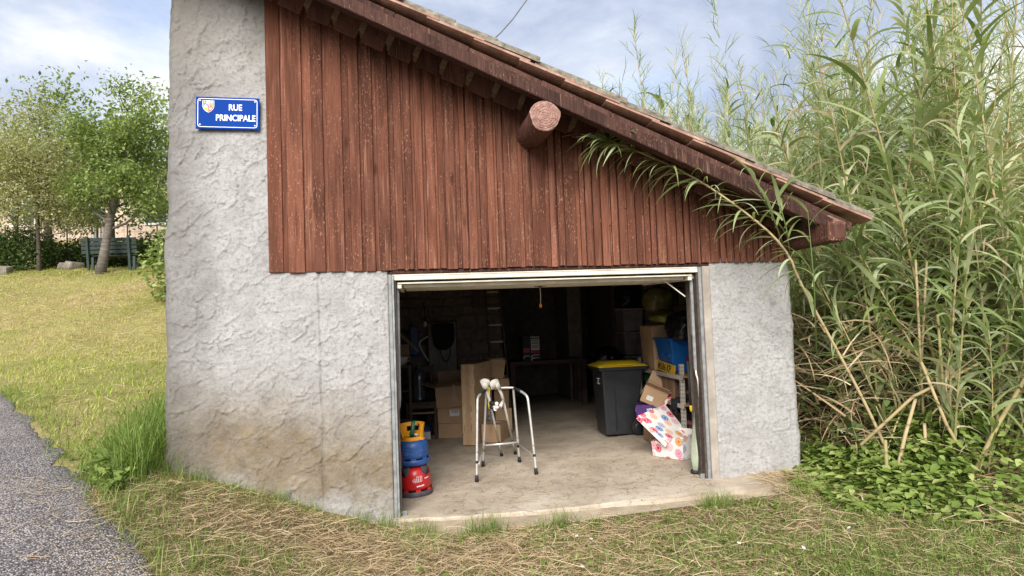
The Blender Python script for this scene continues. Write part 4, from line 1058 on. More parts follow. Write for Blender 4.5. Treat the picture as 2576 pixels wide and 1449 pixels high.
# ---- cardboard boxes on the left
bx = .43
carton('cardboard_box', 'cardboard box at the bottom of the left stack, under the labelled one', (.405, 3.56, fz(.4)), (.36, .42, .19), R(-4), tape=False)
carton('cardboard_box', 'cardboard box with a white barcode label, middle of the left stack', (.405, 3.56, fz(.4)+.196), (.365, .42, .205), R(-4), tape=False, lab=(.13, .085), lx=.045, lz=.035)
t = open_carton('cardboard_box', 'half open cardboard box with torn tape on top of the left stack', (.41, 3.56, fz(.4)+.408), (.37, .42, .275), 0, R(-3), R(-8), flaps=(70, 80, -72, 10))
MB().prism([(-.02, .13), (.015, .14), (.02, .03), (.05, -.03), (.03, -.10), (.0, -.115), (-.05, -.05), (-.015, .0)], (1, 0, 0), (0, 0, 1), (.435, 3.335, fz(.4)+.575), (0, .002, 0)).build('torn_tape', M['tape'], t)
# the tall flat box
tb = thing('tall_cardboard_box', 'tall narrow cardboard box patterned with dark ticks, behind the walking frame', 'cardboard box', (.74, 2.98, fz(.7)))
ang = math.atan2(3.32-2.62, .965-.665)
Rt = Matrix.Rotation(ang, 3, 'Z'); c = Vector((.655, 2.635, 0)) ; dl, wl, hl = .74, .175, 1.005
P0 = lambda u, v, z: c + Rt @ Vector((u, v, 0)) + Vector((0, 0, z+fz(.7)))
MB().box(P0(dl/2, wl/2, hl/2), (dl, wl, hl), Rt).build('body', M['card_print'], tb, bevel=.006, jitter=.005, jscale=4)
MB().box(P0(-.0025, wl*.5, hl*.5), (.0015, .055, hl*.99), Rt).build('tape', M['tape'], tb)
MB().box(P0(dl*.5, wl*.5, hl+.003), (dl*.98, .05, .0015), Rt).build('tape', M['tape'], tb)
MB().box(P0(-.004, wl*.78, hl-.05), (.0018, .05, .09), Rt).build('tape', M['card_pale'], tb)
# small box and the right hand stack
t = carton('cardboard_box', 'small reddish cardboard box with a white note on its lid, beside the tall box', (.92, 2.86, fz(.9)), (.25, .34, .225), R(-25), 'card', lab=None)
MB().box((.93, 2.86, fz(.9)+.2335), (.12, .08, .0012), (0, 0, R(-40))).build('note', M['paper'], t)
carton('cardboard_box', 'cardboard box at the foot of the stack in front of the ladder', (1.10, 3.58, fz(1.1)), (.225, .34, .31), R(2), 'card')
carton('cardboard_box', 'printed cardboard box in the middle of the stack before the ladder', (1.095, 3.58, fz(1.1)+.316), (.20, .32, .24), R(-3), 'card_dark', lab=None)
carton('cardboard_box', 'small cardboard box near the top of the stack before the ladder', (1.09, 3.58, fz(1.1)+.562), (.21, .30, .15), R(3), 'card')
t = open_carton('cardboard_box', 'open cardboard box with a raised flap on top of the ladder stack', (1.01, 3.60, fz(1.1)+.72), (.21, .30, .16), 0, R(8), R(4), 'card_pale', flaps=(15, 10, 5, 20))

# ---- ladder against the rubble wall
ld = thing('ladder', 'tall aluminium ladder leaning against the back of the garage', 'ladder', (1.15, 3.95, fz(1.1)))
B0, B1 = Vector((1.035, 3.95, fz(1.1))), Vector((1.285, 3.95, fz(1.1))); T0, T1 = Vector((1.01, 4.62, 2.72)), Vector((1.215, 4.62, 2.72))
for a, b in ((B0, T0), (B1, T1)):
    d = b-a; MB().box((a+b)/2, (.028, .06, d.length), d.to_track_quat('Z', 'X').to_matrix() @ Matrix.Rotation(R(90), 3, 'Z')).build('rail', M['rust'], ld, bevel=.003)
for k in range(10):
    u = .07+k*.094; a, b = B0.lerp(T0, u), B1.lerp(T1, u); MB().tube([a, b], .0135, n=8).build('rung', M['grey_plastic'], ld)

# ---- left rear corner
bl = thing('light_bulb', 'white light bulb hanging from a looped flex on the rubble wall', 'light bulb', (.116, 4.45, 1.52))
MB().lathe([(0, -.055), (.018, -.05), (.029, -.03), (.030, -.012), (.018, .018), (.013, .03)], (.09, 4.45, 1.545), n=16).build('glass_bulb', M['bulb'], bl)
MB().lathe([(.014, .03), (.016, .032), (.016, .085), (.006, .095)], (.09, 4.45, 1.545), n=12).build('socket', M['rubber'], bl)
MB().tube([(.09, 4.45, 1.64), (.085, 4.5, 1.75), (.075, 4.58, 1.86), (.05, 4.60, 1.80), (.02, 4.60, 1.72), (.03, 4.60, 1.62), (.09, 4.6, 1.60), (.15, 4.60, 1.66), (.14, 4.60, 1.74), (.09, 4.6, 1.79)], .005, n=6).build('flex', M['rubber'], bl)
pb = thing('folding_table', 'grey folded panel table leaning on the rubble wall below the bulb', 'folding table', (.34, 4.4, fz(.3)))
for k, (x0_, x1_) in enumerate(((.135, .275), (.279, .41), (.414, .55))):
    MB().box(((x0_+x1_)/2, 4.50, .78), (x1_-x0_, .022, 1.54), (R(-4), 0, 0)).build('board', M['grey_wood'], pb, bevel=.003)
for x_ in (.125, .56): MB().box((x_, 4.495, .78), (.022, .035, 1.56), (R(-4), 0, 0)).build('frame_edge', M['dark_wood'], pb, bevel=.003)
MB().box((.342, 4.545, 1.565), (.46, .035, .022), (R(-4), 0, 0)).build('frame_edge', M['dark_wood'], pb, bevel=.003)
sb = thing('black_bag', 'black fabric bag with a strap loop hanging in front of the grey panel', 'bag', (.355, 4.42, 1.13))
poly = [(-.165, .20), (.165, .20), (.172, .05), (.155, -.08), (.11, -.165), (.04, -.20), (-.05, -.20), (-.12, -.16), (-.155, -.07), (-.172, .06)]
MB().prism(poly, (1, 0, 0), (0, 0, 1), (.355, 4.40, 1.335), (0, .06, 0)).build('body', M['tarp'], sb, bevel=.02, seg=2)
MB().tube(smooth([(.30, 4.40, 1.14), (.32, 4.39, 1.02), (.39, 4.39, .94), (.44, 4.39, 1.02), (.46, 4.40, 1.15)], 2), .008, n=6).build('strap', M['tarp'], sb)
pl = MB().box((-.16, 4.40, 1.27), (.40, .03, .045), (0, R(45), 0)).build('wooden_post', M['grey_wood'], None); tag(pl, 'weathered wooden post leaning slantwise in the dark left corner', 'wooden post')
gt = MB().prism([(-.06, .20), (.05, .20), (.075, .10), (.07, -.02), (.09, -.18), (.06, -.26), (-.06, -.26), (-.10, -.18), (-.07, -.02), (-.08, .10)], (1, 0, 0), (0, 0, 1), (-.08, 4.45, 1.32), (0, .07, 0)).build('dark_blue_bag', M['blue_metal'], None, bevel=.03, seg=2)
tag(gt, 'dark blue long bag hanging behind the slanting post', 'bag')
wt = MB().tube(smooth([(.12, 4.28, 1.353), (.03, 4.28, 1.30), (-.005, 4.28, 1.275), (.0, 4.28, 1.21), (.03, 4.28, 1.14), (.121, 4.28, .985)], 2), .010, n=8).build('bent_tube', M['cream'], None); tag(wt, 'bent white metal tube standing beside the grey panel', 'metal tube')
cr = thing('wall_carton', 'small brown carton with dark arrows stacked on the left shelf', 'carton', (-.22, 3.9, .99))
MB().box((-.225, 3.98, 1.13), (.15, .16, .25), (0, R(-4), 0)).build('body', M['card_dark'], cr, bevel=.004)
for k in (0, 1): MB().prism([(-.008, 0), (.008, 0), (.008, .05), (.016, .05), (0, .075), (-.016, .05), (-.008, .05)], (1, 0, 0), (0, 0, 1), (-.205+k*.04, 3.8955, 1.04), (0, .002, 0)).build('arrow_print', M['ink'], cr)
ls = thing('wooden_shelf', 'narrow dark wooden shelf unit behind the left door frame', 'shelf', (-.3, 3.5, 0))
for z in (.28, .66, .985): MB().box2((-.62, 3.3, z-.012), (-.14, 4.1, z+.008)).build('shelf_board', M['dark_wood'], ls)
for y_ in (3.31, 4.08): MB().box2((-.155, y_-.02, -.02), (-.125, y_+.02, 1.0)).build('upright', M['dark_wood'], ls)
tr = thing('white_basin', 'white plastic basin on top of the left wooden shelf', 'basin', (-.27, 3.45, .994))
MB().lathe([(.0, .004), (.075, .004), (.082, .0), (.10, .10), (.112, .105), (.112, .112), (.098, .110), (.078, .012), (0, .012)], (-.265, 3.45, .996), n=20).build('bowl', M['grey_plastic'], tr)
# chair with the bottle on it
chx = thing('wooden_chair', 'dark wooden chair holding a big clear bottle in the left corner', 'chair', (0, 3.6, fz(0)))
MB().box((0, 3.60, .478), (.43, .42, .03)).build('seat', M['dark_wood'], chx, bevel=.008)
for x_, y_ in ((-.19, 3.42), (.185, 3.42), (-.17, 3.78), (.17, 3.78)): MB().box2((x_-.017, y_-.017, fz(x_)), (x_+.017, y_+.017, .462)).build('leg', M['dark_wood'], chx, bevel=.003)
MB().box((0, 3.42, .43), (.36, .018, .05)).build('apron_rail', M['dark_wood'], chx)
MB().box((0, 3.42, .345), (.36, .014, .022)).build('stretcher', M['card_dark'], chx)
for x_ in (-.17, .17): MB().box((x_, 3.81, .72), (.03, .03, .5), (R(-6), 0, 0)).build('back_post', M['dark_wood'], chx)
MB().box((0, 3.83, .90), (.36, .018, .09), (R(-6), 0, 0)).build('backrest', M['dark_wood'], chx)
jg = thing('demijohn', 'ribbed clear water bottle with a green cap standing on the chair', 'bottle', (-.03, 3.6, .495))
prof = [(0, 0), (.085, 0), (.095, .012)] + [(.095-.008*(k % 2), .03+.026*k) for k in range(12)] + [(.09, .36), (.06, .40), (.028, .425), (.026, .45)]
MB().lathe(prof, (-.03, 3.60, .495), n=20).build('body', M['glass'], jg)
MB().lathe([(.030, .445), (.031, .475), (.0, .478)], (-.03, 3.60, .495), n=16).build('cap', M['green_plastic'], jg)
def sack(name, label, c, r, mat, seed, cat='bag', knot=True, group=None):
    """crumpled tied sack: noisy lobed body, gathered neck"""
    t = thing(name, label, cat, (c[0], c[1], c[2]-r[2]), group)
    bm = bmesh.new(); bmesh.ops.create_icosphere(bm, subdivisions=4, radius=1)
    o = Vector((seed*3.7, seed*1.3, seed*7.1))
    for v in bm.verts:
        d = v.co.normalized(); f = 1 + .16*mnoise.noise(d*1.7+o) + .09*mnoise.noise(d*4.5+o) + .05*abs(mnoise.noise(d*9+o))
        sq = max(abs(d.x), abs(d.y), abs(d.z)); k = (1/sq)**.35
        p = Vector((d.x*r[0], d.y*r[1], d.z*r[2]))*f*k
        if p.z < -r[2]*.92: p.z = -r[2]*.92 + (p.z+r[2]*.92)*.15
        v.co = p + Vector(c)
    me = bpy.data.meshes.new('sack'); bm.to_mesh(me); bm.free(); me.polygons.foreach_set('use_smooth', [True]*len(me.polygons)); me.materials.append(M[mat])
    link('body', me, t)
    if knot: MB().lathe([(.03, 0), (.014, .035), (.03, .07), (.05, .10), (.035, .105)], (c[0]+.02, c[1]-.02, c[2]+r[2]*.97), n=12).build('gathered_neck', M[mat], t, jitter=.008, jscale=20)
    return t
sack('bin_bag', 'low black sack under the dark wooden chair', (.0, 3.62, fz(0)+.10), (.14, .12, .10), 'blue_metal', 5, knot=False)
tb2 = MB().box((.02, 3.52, fz(0)+.05), (.18, .12, .10)).build('white_carton', M['paper'], None, bevel=.004); tag(tb2, 'low white carton with dark print on the floor before the chair', 'carton')
put_text('print', 'HAZUR', .05, M['ink'], tb2, Matrix.Translation((-.05, 3.458, fz(0)+.035)) @ Matrix.Rotation(R(90), 4, 'X')) if False else None
mw_ = thing('power_tool', 'yellow and black power tool lying behind the left box stack', 'power tool', (.22, 3.95, .60))
MB().box((.16, 3.98, .66), (.10, .08, .06), (0, .3, 0)).build('body', M['collar'], mw_, bevel=.012); MB().tube([(.16, 3.98, .64), (.12, 3.96, .52)], .022, n=10).build('handle', M['rubber'], mw_)
MB().box((.30, 3.98, .665), (.12, .07, .05), (0, -.3, 0)).build('motor_case', M['shelf'], mw_, bevel=.012)
cb = MB().box2((.06, 3.86, fz(.2)), (.36, 4.2, .60)).build('dark_crate', M['rust'], None, bevel=.008); tag(cb, 'dark crate carrying the power tool behind the box stack', 'crate')

# ---- dark rear: bench with the vacuum cleaner carton
wb = thing('workbench', 'dark wooden workbench at the very back of the garage', 'workbench', (2.0, 5.5, fz(2)))
MB().box2((1.45, 5.15, .80), (2.75, 5.85, .86)).build('bench_top', M['dark_wood'], wb)
for x_, y_ in ((1.5, 5.2), (2.7, 5.2), (1.5, 5.8), (2.7, 5.8)): MB().box2((x_-.04, y_-.04, fz(x_)), (x_+.04, y_+.04, .80)).build('leg', M['dark_wood'], wb)
hb = thing('appliance_carton', 'printed vacuum cleaner carton reading Henry on the dark workbench', 'carton', (1.83, 5.35, .863))
MB().box((1.835, 5.40, 1.07), (.30, .34, .41)).build('body', M['ink'], hb, bevel=.004)
fy = 5.2288
MB().box2((1.83, fy-.001, 1.02), (1.972, fy, 1.215)).build('white_panel', M['paper'], hb)
put_text('lettering', 'Henry', .062, M['paper'], hb, Matrix.Translation((1.828, fy-.001, 1.232)) @ Matrix.Rotation(R(90), 4, 'X'), xs=.95, bold=.002)
for z_ in (1.19, 1.165, 1.14, 1.10, 1.075): MB().box2((1.845, fy-.0025, z_), (1.955, fy-.0012, z_+.010)).build('print_line', M['foot_ring'], hb)
MB().box2((1.70, fy-.0012, 1.00), (1.80, fy, 1.075)).build('red_print', M['red'], hb)
MB().box2((1.83, fy-.0022, .985), (1.972, fy-.0002, 1.035)).build('red_print', M['red'], hb)
for a, b, z_ in ((1.70, 1.80, .925), (1.83, 1.97, .935), (1.83, 1.97, .885)):
    MB().tube(smooth([(a, fy-.002, z_-.03), (a+.01, fy-.002, z_+.02), (b, fy-.002, z_+.02)], 2), .010, n=6).build('hose_print', M['paper'], hb)
# pillar of blocks on the rear wall
part('rear_pilaster', MB().box2((2.62, 5.86, -.1), (2.86, 7.0, 3.2)), M['block'])

# ---- wheelie bin
wbn = thing('wheelie_bin', 'charcoal wheelie bin with a bright yellow lid beside the shelves', 'wheelie bin', (2.44, 2.44, fz(2.4)))
zb = fz(2.35)
def frustum(mb, b, t, z0, z1, mi=0):
    (bx0, bx1, by0, by1), (tx0, tx1, ty0, ty1) = b, t
    vs = [(bx0, by0, z0), (bx1, by0, z0), (bx1, by1, z0), (bx0, by1, z0), (tx0, ty0, z1), (tx1, ty0, z1), (tx1, ty1, z1), (tx0, ty1, z1)]
    return mb.add(vs, [(3, 2, 1, 0), (4, 5, 6, 7), (0, 1, 5, 4), (1, 2, 6, 5), (2, 3, 7, 6), (3, 0, 4, 7)], mi)
B_b, B_t = (2.205, 2.56, 2.235, 2.64), (2.165, 2.70, 2.20, 2.68)
frustum(MB(), B_b, B_t, zb+.02, zb+.835).build('body', M['bin'], wbn, bevel=.022, seg=3)
frustum(MB(), (2.135, 2.735, 2.172, 2.708), (2.130, 2.745, 2.168, 2.712), zb+.80, zb+.845).build('rim', M['bin'], wbn, bevel=.01, seg=2)
for xx in (2.33, 2.565):
    MB().box((xx, 2.212, zb+.44), (.012, .016, .70), (R(-2.3), 0, R(0))).build('moulded_rib', M['bin'], wbn, bevel=.004)
lidm = MB(); nx_, ny_ = 12, 8; vs = []
for j in range(ny_+1):
    for i in range(nx_+1):
        u, v = i/nx_, j/ny_; x = 2.125+.635*u; y = 2.160+.56*v
        e = min(min(u, 1-u)*nx_/2, min(v, 1-v)*ny_/2, 1); h = .012 + .040*e + .012*math.sin(v*math.pi)*e + (.008 if 3 <= i <= 9 and j in (1, 2) else 0)
        vs.append((x, y, zb+.845+h-.01*u))
b = (nx_+1)*(ny_+1); vs += [(x, y, zb+.846) for x, y, z in vs]
fs = []
for j in range(ny_):
    for i in range(nx_):
        a = j*(nx_+1)+i; fs += [(a, a+1, a+nx_+2, a+nx_+1), (b+a+1, b+a, b+a+nx_+1, b+a+nx_+2)]
for i in range(nx_): a = i; fs.append((a+1, a, b+a, b+a+1)); a = ny_*(nx_+1)+i; fs.append((a, a+1, b+a+1, b+a))
for j in range(ny_): a = j*(nx_+1); fs.append((a, a+nx_+1, b+a+nx_+1, b+a)); a += nx_; fs.append((a+nx_+1, a, b+a, b+a+nx_+1))
lidm.add(vs, fs, smooth=True); lid = lidm.build('lid', M['yellow'], wbn)
MB().box((2.35, 2.150, zb+.872), (.36, .03, .016)).build('lid_grip', M['yellow'], lid, bevel=.006)
MB().tube([(2.74, 2.24, zb+.80), (2.77, 2.24, zb+.83), (2.77, 2.62, zb+.83), (2.74, 2.62, zb+.80)], .014, n=8).build('handle', M['bin'], wbn)
for y_ in (2.185, 2.665):
    ty = [(.0, -.025), (.070, -.025), (.092, -.022), (.098, -.010), (.098, .010), (.092, .022), (.070, .025), (0, .025)]
    w_ = MB().lathe(ty, (2.60, y_, fz(2.6)+.098), n=28, M=Matrix.Rotation(R(90), 3, 'X')).build('wheel', M['rubber'], wbn)
    MB().lathe([(0, .030), (.03, .029), (.06, .026), (.064, .020)], (2.60, y_, fz(2.6)+.098), n=20, M=Matrix.Rotation(R(90), 3, 'X')).build('hub', M['bin'], w_)
MB().tube([(2.60, 2.2, fz(2.6)+.098), (2.60, 2.65, fz(2.6)+.098)], .012, n=8).build('axle', M['rust'], wbn)
for k, s_ in enumerate(('PREFIX', 'DE', 'COMMUNES')):
    pass
for k, (w_, z_) in enumerate(((.11, .70), (.05, .672), (.12, .644))):
    n_ = 5 if k != 1 else 2
    for q_ in range(n_):
        MB().box((2.168+.0022*(.7-z_)*20-.006, 2.36+(q_-n_/2+.5)*w_/n_, zb+z_), (.0016, w_/n_*.7, .014)).build('stencil_mark', M['white'], wbn)

# ---- slotted steel shelving on the right
sh_ = thing('shelving_unit', 'slotted steel shelving with chipboard shelves against the right wall', 'shelving', (2.97, 1.85, fz(3)))
SX0, SX1, SY0, SY1 = 2.75, 3.18, 1.19, 2.56
for x_, y_ in ((SX0, SY0), (SX1, SY0), (SX0, SY1), (SX1, SY1)):
    sx_ = 1 if x_ == SX0 else -1; sy_ = 1 if y_ == SY0 else -1
    pm = MB().box2((x_, y_, fz(x_)), (x_+sx_*.042, y_+sy_*.003, 1.01)); pm.box2((x_, y_+sy_*.0032, fz(x_)), (x_+sx_*.003, y_+sy_*.042, 1.01)); p_ = pm.build('upright', M['shelf'], sh_)
    if y_ == SY0 and x_ == SX0:
        hm = MB()
        for k in range(21):
            z = .16+k*.041
            hm.box((x_+.013, y_-.0008, z), (.006, .001, .016)); hm.box((x_+.030, y_-.0008, z-.004), (.005, .001, .012))
            hm.box((x_-.0008, y_+.014, z), (.001, .006, .016)); hm.box((x_-.0008, y_+.030, z-.004), (.001, .005, .012))
        hs = hm.build('slots', M['ink'], p_); hs['kind'] = 'stuff'
for z_ in (.888, .585, .255):
    b_ = MB().box2((SX0-.002, SY0+.004, z_-.042), (SX0+.0, SY1, z_-.0)); b_ = MB().box2((SX0-.006, SY0-.06, z_-.045), (SX0-.001, SY1, z_)).build('shelf_beam', M['shelf'], sh_, bevel=.001)
    MB().box2((SX0+.004, SY0-.05, z_-.020), (SX1, SY1-.002, z_-.003)).build('shelf_board', M['card_dark'], sh_)
ZS = .888
carton('cardboard_box', 'tall cardboard box standing at the far end of the upper shelf', (2.93, 2.24, ZS), (.30, .50, .53), R(-3), 'card', ry=R(-2))
t = thing('blue_crate', 'bright blue plastic crate tilted on the upper shelf', 'crate', (2.95, 1.62, ZS))
cbm = MB(); frustum(cbm, (2.80, 3.12, 1.52, 1.88), (2.765, 3.16, 1.46, 1.98), ZS+.004, ZS+.38); cbm.build('body', M['blue_crate'], t, bevel=.015, seg=2)
frustum(MB(), (2.752, 3.17, 1.45, 1.99), (2.750, 3.172, 1.445, 1.995), ZS+.365, ZS+.39).build('rim', M['blue_crate'], t, bevel=.004)
for y_ in (1.60, 1.81): MB().box((2.773, y_, ZS+.20), (.014, .16, .05), (0, R(6), 0)).build('moulded_panel', M['blue_crate'], t, bevel=.005)
npl = thing('number_plate', 'yellow number plate reading M386 KP leaning on the blue crate', 'number plate', (2.765, 1.62, ZS))
PM = Matrix.Translation((2.757, 1.61, ZS+.058)) @ Matrix.Rotation(R(-90), 4, 'Z') @ Matrix.Rotation(R(4), 4, 'Y') @ Matrix.Rotation(R(84), 4, 'X')
pm = MB().box((0, 0, 0), (.52, .111, .004)); pm.v = [tuple(PM @ Vector(v)) for v in pm.v]; pm.build('plate', M['plate_yellow'], npl, bevel=.001)
put_text('lettering', 'M386 KP', .112, M['ink'], npl, PM @ Matrix.Translation((-.245, -.039, .0022)), xs=.92, bold=.0022)
t = thing('green_tub', 'dark green plastic tub on the middle shelf', 'tub', (2.98, 2.32, .588))
frustum(MB(), (2.82, 3.08, 2.12, 2.46), (2.79, 3.10, 2.09, 2.49), .590, .80).build('body', M['green_plastic'], t, bevel=.012)
frustum(MB(), (2.78, 3.11, 2.08, 2.50), (2.78, 3.11, 2.08, 2.50), .80, .815).build('lid', M['green_plastic'], t, bevel=.004)
MB().box((2.792, 2.28, .74), (.003, .09, .03), (0, R(-8), 0)).build('paper_sticker', M['paper'], t)
t = thing('wooden_chest', 'brown wooden drawer chest on the middle shelf', 'chest', (2.96, 1.72, .588))
MB().box2((2.80, 1.48, .590), (3.12, 1.98, .838)).build('body', M['dark_wood'], t, bevel=.004)
for k in range(2): MB().box2((2.792, 1.49+k*.245, .60), (2.799, 1.725+k*.245, .83)).build('drawer_front', M['card_dark'], t, bevel=.003)
t = thing('black_gloves', 'pair of dark work gloves drooping over the middle shelf edge', 'gloves', (2.77, 1.36, .59))
for k, y_ in enumerate((1.33, 1.39)):
    MB().tube([(2.86, y_, .61), (2.78, y_, .612), (2.742, y_, .59), (2.738, y_+.01, .50)], [.03, .034, .034, .026], n=8).build('glove', M['tarp'], t, jitter=.01, jscale=20)
    for q in range(3): MB().tube([(2.738, y_+.01+(q-1)*.02, .51), (2.736, y_+.012+(q-1)*.026, .44-.01*(q % 2))], .010, n=6).build('finger', M['tarp'], t)
t = thing('paint_tin', 'rusty brown paint tin on the bottom shelf', 'paint tin', (2.9, 1.5, .258))
MB().lathe([(0, 0), (.10, 0), (.102, .004), (.10, .02), (.10, .19), (.104, .195), (.10, .20), (0, .198)], (2.90, 1.52, .258), n=24).build('body', M['rust'], t)
t = thing('paint_tin', 'dark brown paint tin at the far end of the bottom shelf', 'paint tin', (2.9, 1.78, .258))
MB().lathe([(0, 0), (.11, 0), (.112, .004), (.11, .02), (.11, .23), (.114, .235), (.11, .24), (0, .238)], (2.92, 1.80, .258), n=24).build('body', M['card_dark'], t)
# carton, sweets box and open box between the bin and the shelves
carton('cardboard_box', 'brown carton on the floor between the bin wheel and flowered box', (2.645, 1.78, fz(2.6)), (.19, .24, .24), R(-2), 'card_dark')
t = thing('sweets_box', 'purple sweets carton with HEROES lettering under the open box', 'carton', (2.60, 1.80, fz(2.6)+.25))
Rs = Matrix.Rotation(R(-18), 3, 'Z'); cz = fz(2.6)+.25
MB().box((2.60, 1.80, cz+.09), (.30, .24, .175), Rs).build('body', M['purple'], t, bevel=.004)
TX = Matrix.Translation((2.60, 1.80, cz)) @ Matrix.Rotation(R(-18), 4, 'Z')
put_text('lettering', 'HEROES', .050, M['white'], t, TX @ Matrix.Translation((-.03, -.1215, .105)) @ Matrix.Rotation(R(90), 4, 'X'), xs=.75, bold=.001)
put_text('lettering', 'HEROES', .050, M['white'], t, TX @ Matrix.Translation((-.1515, .10, .085)) @ Matrix.Rotation(R(-90), 4, 'Z') @ Matrix.Rotation(R(90), 4, 'X'), xs=.75, bold=.001)
MB().box(tuple(TX @ Vector((.04, -.1212, .06))), (.06, .001, .02), Rs).build('print_panel', M['white'], t)
open_carton('cardboard_box', 'open cardboard box tipped on the purple sweets carton', (2.64, 1.80, cz+.185), (.27, .26, .20), R(6), R(24), R(-24), 'card', flaps=(170, 35, 60, 25))
t = bpy.data.objects[[o.name for o in bpy.data.objects if o.name.startswith('cardboard_box') and o.get('label', '').startswith('open cardboard box tipped')][0]]
Rl = Euler((R(6), R(24), R(-24))).to_matrix(); pc = Vector((2.64, 1.80, cz+.185))
MB().box(pc + Rl @ Vector((-.04, -.1325, .07)), (.075, .0015, .055), Rl).build('label', M['paper'], t)
# maroon boxes, bags and clear boxes
for k, (z0, z1, lab_) in enumerate(((0, .30, 'lowest maroon plastic box, its lid bulging, in the stack by the right jamb'), (.304, .62, 'middle maroon plastic box in the stack by the right jamb'), (.624, .98, 'topmost maroon plastic box in the stack by the right jamb'))):
    t = thing('maroon_box', lab_, 'storage box', (2.98, 1.05, fz(2.98)+z0), 'maroon storage boxes')
    zb_ = fz(2.98)+z0
    frustum(MB(), (2.83+.012*k, 3.16, .96, 1.16), (2.80+.012*k, 3.19, .945, 1.17), zb_, zb_+(z1-z0)*.86).build('body', M['maroon'], t, bevel=.012)
    frustum(MB(), (2.785+.012*k, 3.2, .935, 1.178), (2.79+.012*k, 3.195, .94, 1.175), zb_+(z1-z0)*.86, zb_+(z1-z0)).build('lid', M['maroon'], t, bevel=.008)
sack('bin_bag', 'large black bin bag slumped over the blue crate', (2.97, 1.48, ZS+.52), (.20, .28, .17), 'black_bag', 1)
sack('bin_bag', 'black bin bag bulging down beside the blue crate', (3.07, 1.16, 1.22), (.14, .13, .17), 'black_bag', 9, knot=False)
sack('plastic_bag', 'cloudy olive plastic bag full of brown things on the tall shelf box', (2.96, 2.32, 1.74), (.165, .19, .165), 'olive_bag', 2)
sack('plastic_bag', 'flat yellow-green plastic bag below the olive bag', (3.02, 2.20, 1.50), (.20, .24, .075), 'lime_bag', 3, knot=False)
for k, (z0, z1) in enumerate(((.12, .55), (.555, .97), (.975, 1.31), (1.315, 1.655))):
    nm_ = ('lowest', 'second lowest', 'second highest', 'topmost')[k]
    t = thing('storage_box', nm_ + ' frosted storage box of the stack in the rear right corner', 'storage box', (3.04, 3.75, z0), 'frosted storage boxes')
    frustum(MB(), (2.93, 3.20, 3.60, 3.95), (2.91, 3.22, 3.58, 3.97), z0, z1-.02).build('body', M['clear_box'], t, bevel=.012)
    frustum(MB(), (2.90, 3.23, 3.57, 3.98), (2.90, 3.23, 3.57, 3.98), z1-.02, z1-.002).build('lid', M['shelf'], t, bevel=.004)
bt = MB().box2((2.9, 3.55, -.02), (3.24, 4.0, .118)).build('low_plinth', M['dark_wood'], None); tag(bt, 'low wooden plinth under the frosted storage boxes', 'plinth')
sack('bin_bag', 'black bin bag on top of the frosted storage boxes', (3.03, 3.75, 1.655+.17), (.17, .19, .185), 'black_bag', 4)
sack('bin_bag', 'round black bag behind the wheelie bin', (2.62, 3.5, .95), (.19, .2, .17), 'black_bag', 6, knot=False)
tc = MB().box2((2.50, 3.25, -.02), (2.84, 3.8, .79)).build('dark_chest', M['tarp'], None, bevel=.02); tag(tc, 'dark covered chest behind the wheelie bin under the round bag', 'chest')
# ---- flowered gift box with its lid askew
fb_ = thing('flowered_box', 'white card box printed with bright flowers, its lid sliding off', 'gift box', (2.6, 1.0, fz(2.6)))
A_, B_ = Vector((2.362, 1.075, 0)), Vector((2.545, .727, 0)); e1 = (B_-A_).normalized(); e2 = Vector((-e1.y, e1.x, 0)); 
if e2.x < 0: e2 = -e2
w_ = (B_-A_).length; dp = .37; hh = .235
def FB(u, v, z): p = A_ + e1*u + e2*v; return Vector((p.x, p.y, FL(p.x)+.004+z))
mb = MB(); tt = .004
def pan(pts):
    b = len(mb.v); nn = (Vector(pts[1])-Vector(pts[0])).cross(Vector(pts[2])-Vector(pts[0])).normalized()*tt
    mb.add(list(pts)+[Vector(p)-nn for p in pts], [(0, 1, 2, 3), (7, 6, 5, 4), (0, 4, 5, 1), (1, 5, 6, 2), (2, 6, 7, 3), (3, 7, 4, 0)])
pan([FB(0, 0, 0), FB(w_, 0, 0), FB(w_+.02, -.012, hh), FB(-.01, -.01, hh*.62)])
pan([FB(w_, 0, 0), FB(w_, dp, 0), FB(w_+.05, dp+.02, hh*.95), FB(w_+.02, -.012, hh)])
pan([FB(w_, dp, 0), FB(0, dp, 0), FB(0, dp, hh), FB(w_, dp, hh)])
pan([FB(0, dp, 0), FB(0, 0, 0), FB(-.01, -.01, hh*.62), FB(0, dp, hh)])
mb.box(FB(w_/2, dp/2, .002), (w_*.98, dp*.98, .003), Matrix((e1, e2, (0, 0, 1))).transposed())
bo = mb.build('body', M['flower'], fb_); uvq(bo)
lf = MB().prism([(0, 0), (.13, .02), (.17, .12), (.03, .14)], e2, e1*.2+Vector((0, 0, 1))*.1+e2*.1+e1*.9, FB(w_+.03, .14, hh*.97), (0, 0, .003)).build('folded_flap', M['flower'], fb_); uvq(lf)
# lid: a shallow tray, its corners placed in space
Lc = [Vector((2.245, 1.15, .500)), Vector((2.665, 1.46, .555)), Vector((2.800, 1.17, .272)), Vector((2.425, .83, .255))]
nl = (Lc[1]-Lc[0]).cross(Lc[3]-Lc[0]).normalized(); nl = nl if nl.z > 0 else -nl
mb = MB(); top = Lc; low_ = [p-nl*.045+((sum(Lc, Vector())/4)-p)*-.01 for p in Lc]; inn = [p-nl*.004 for p in Lc]
mb.add(top+low_, [(0, 1, 2, 3), (0, 4, 5, 1), (1, 5, 6, 2), (2, 6, 7, 3), (3, 7, 4, 0)])
ld_ = mb.build('lid', M['flower'], fb_, recalc=False); uvq(ld_, off=(.31, .17))
ri = MB().box((2.70, 1.49, .585), (.17, .035, .004), (R(30), R(-25), R(38))).build('torn_lip', M['flower'], fb_); uvq(ri, off=(.2, .1))

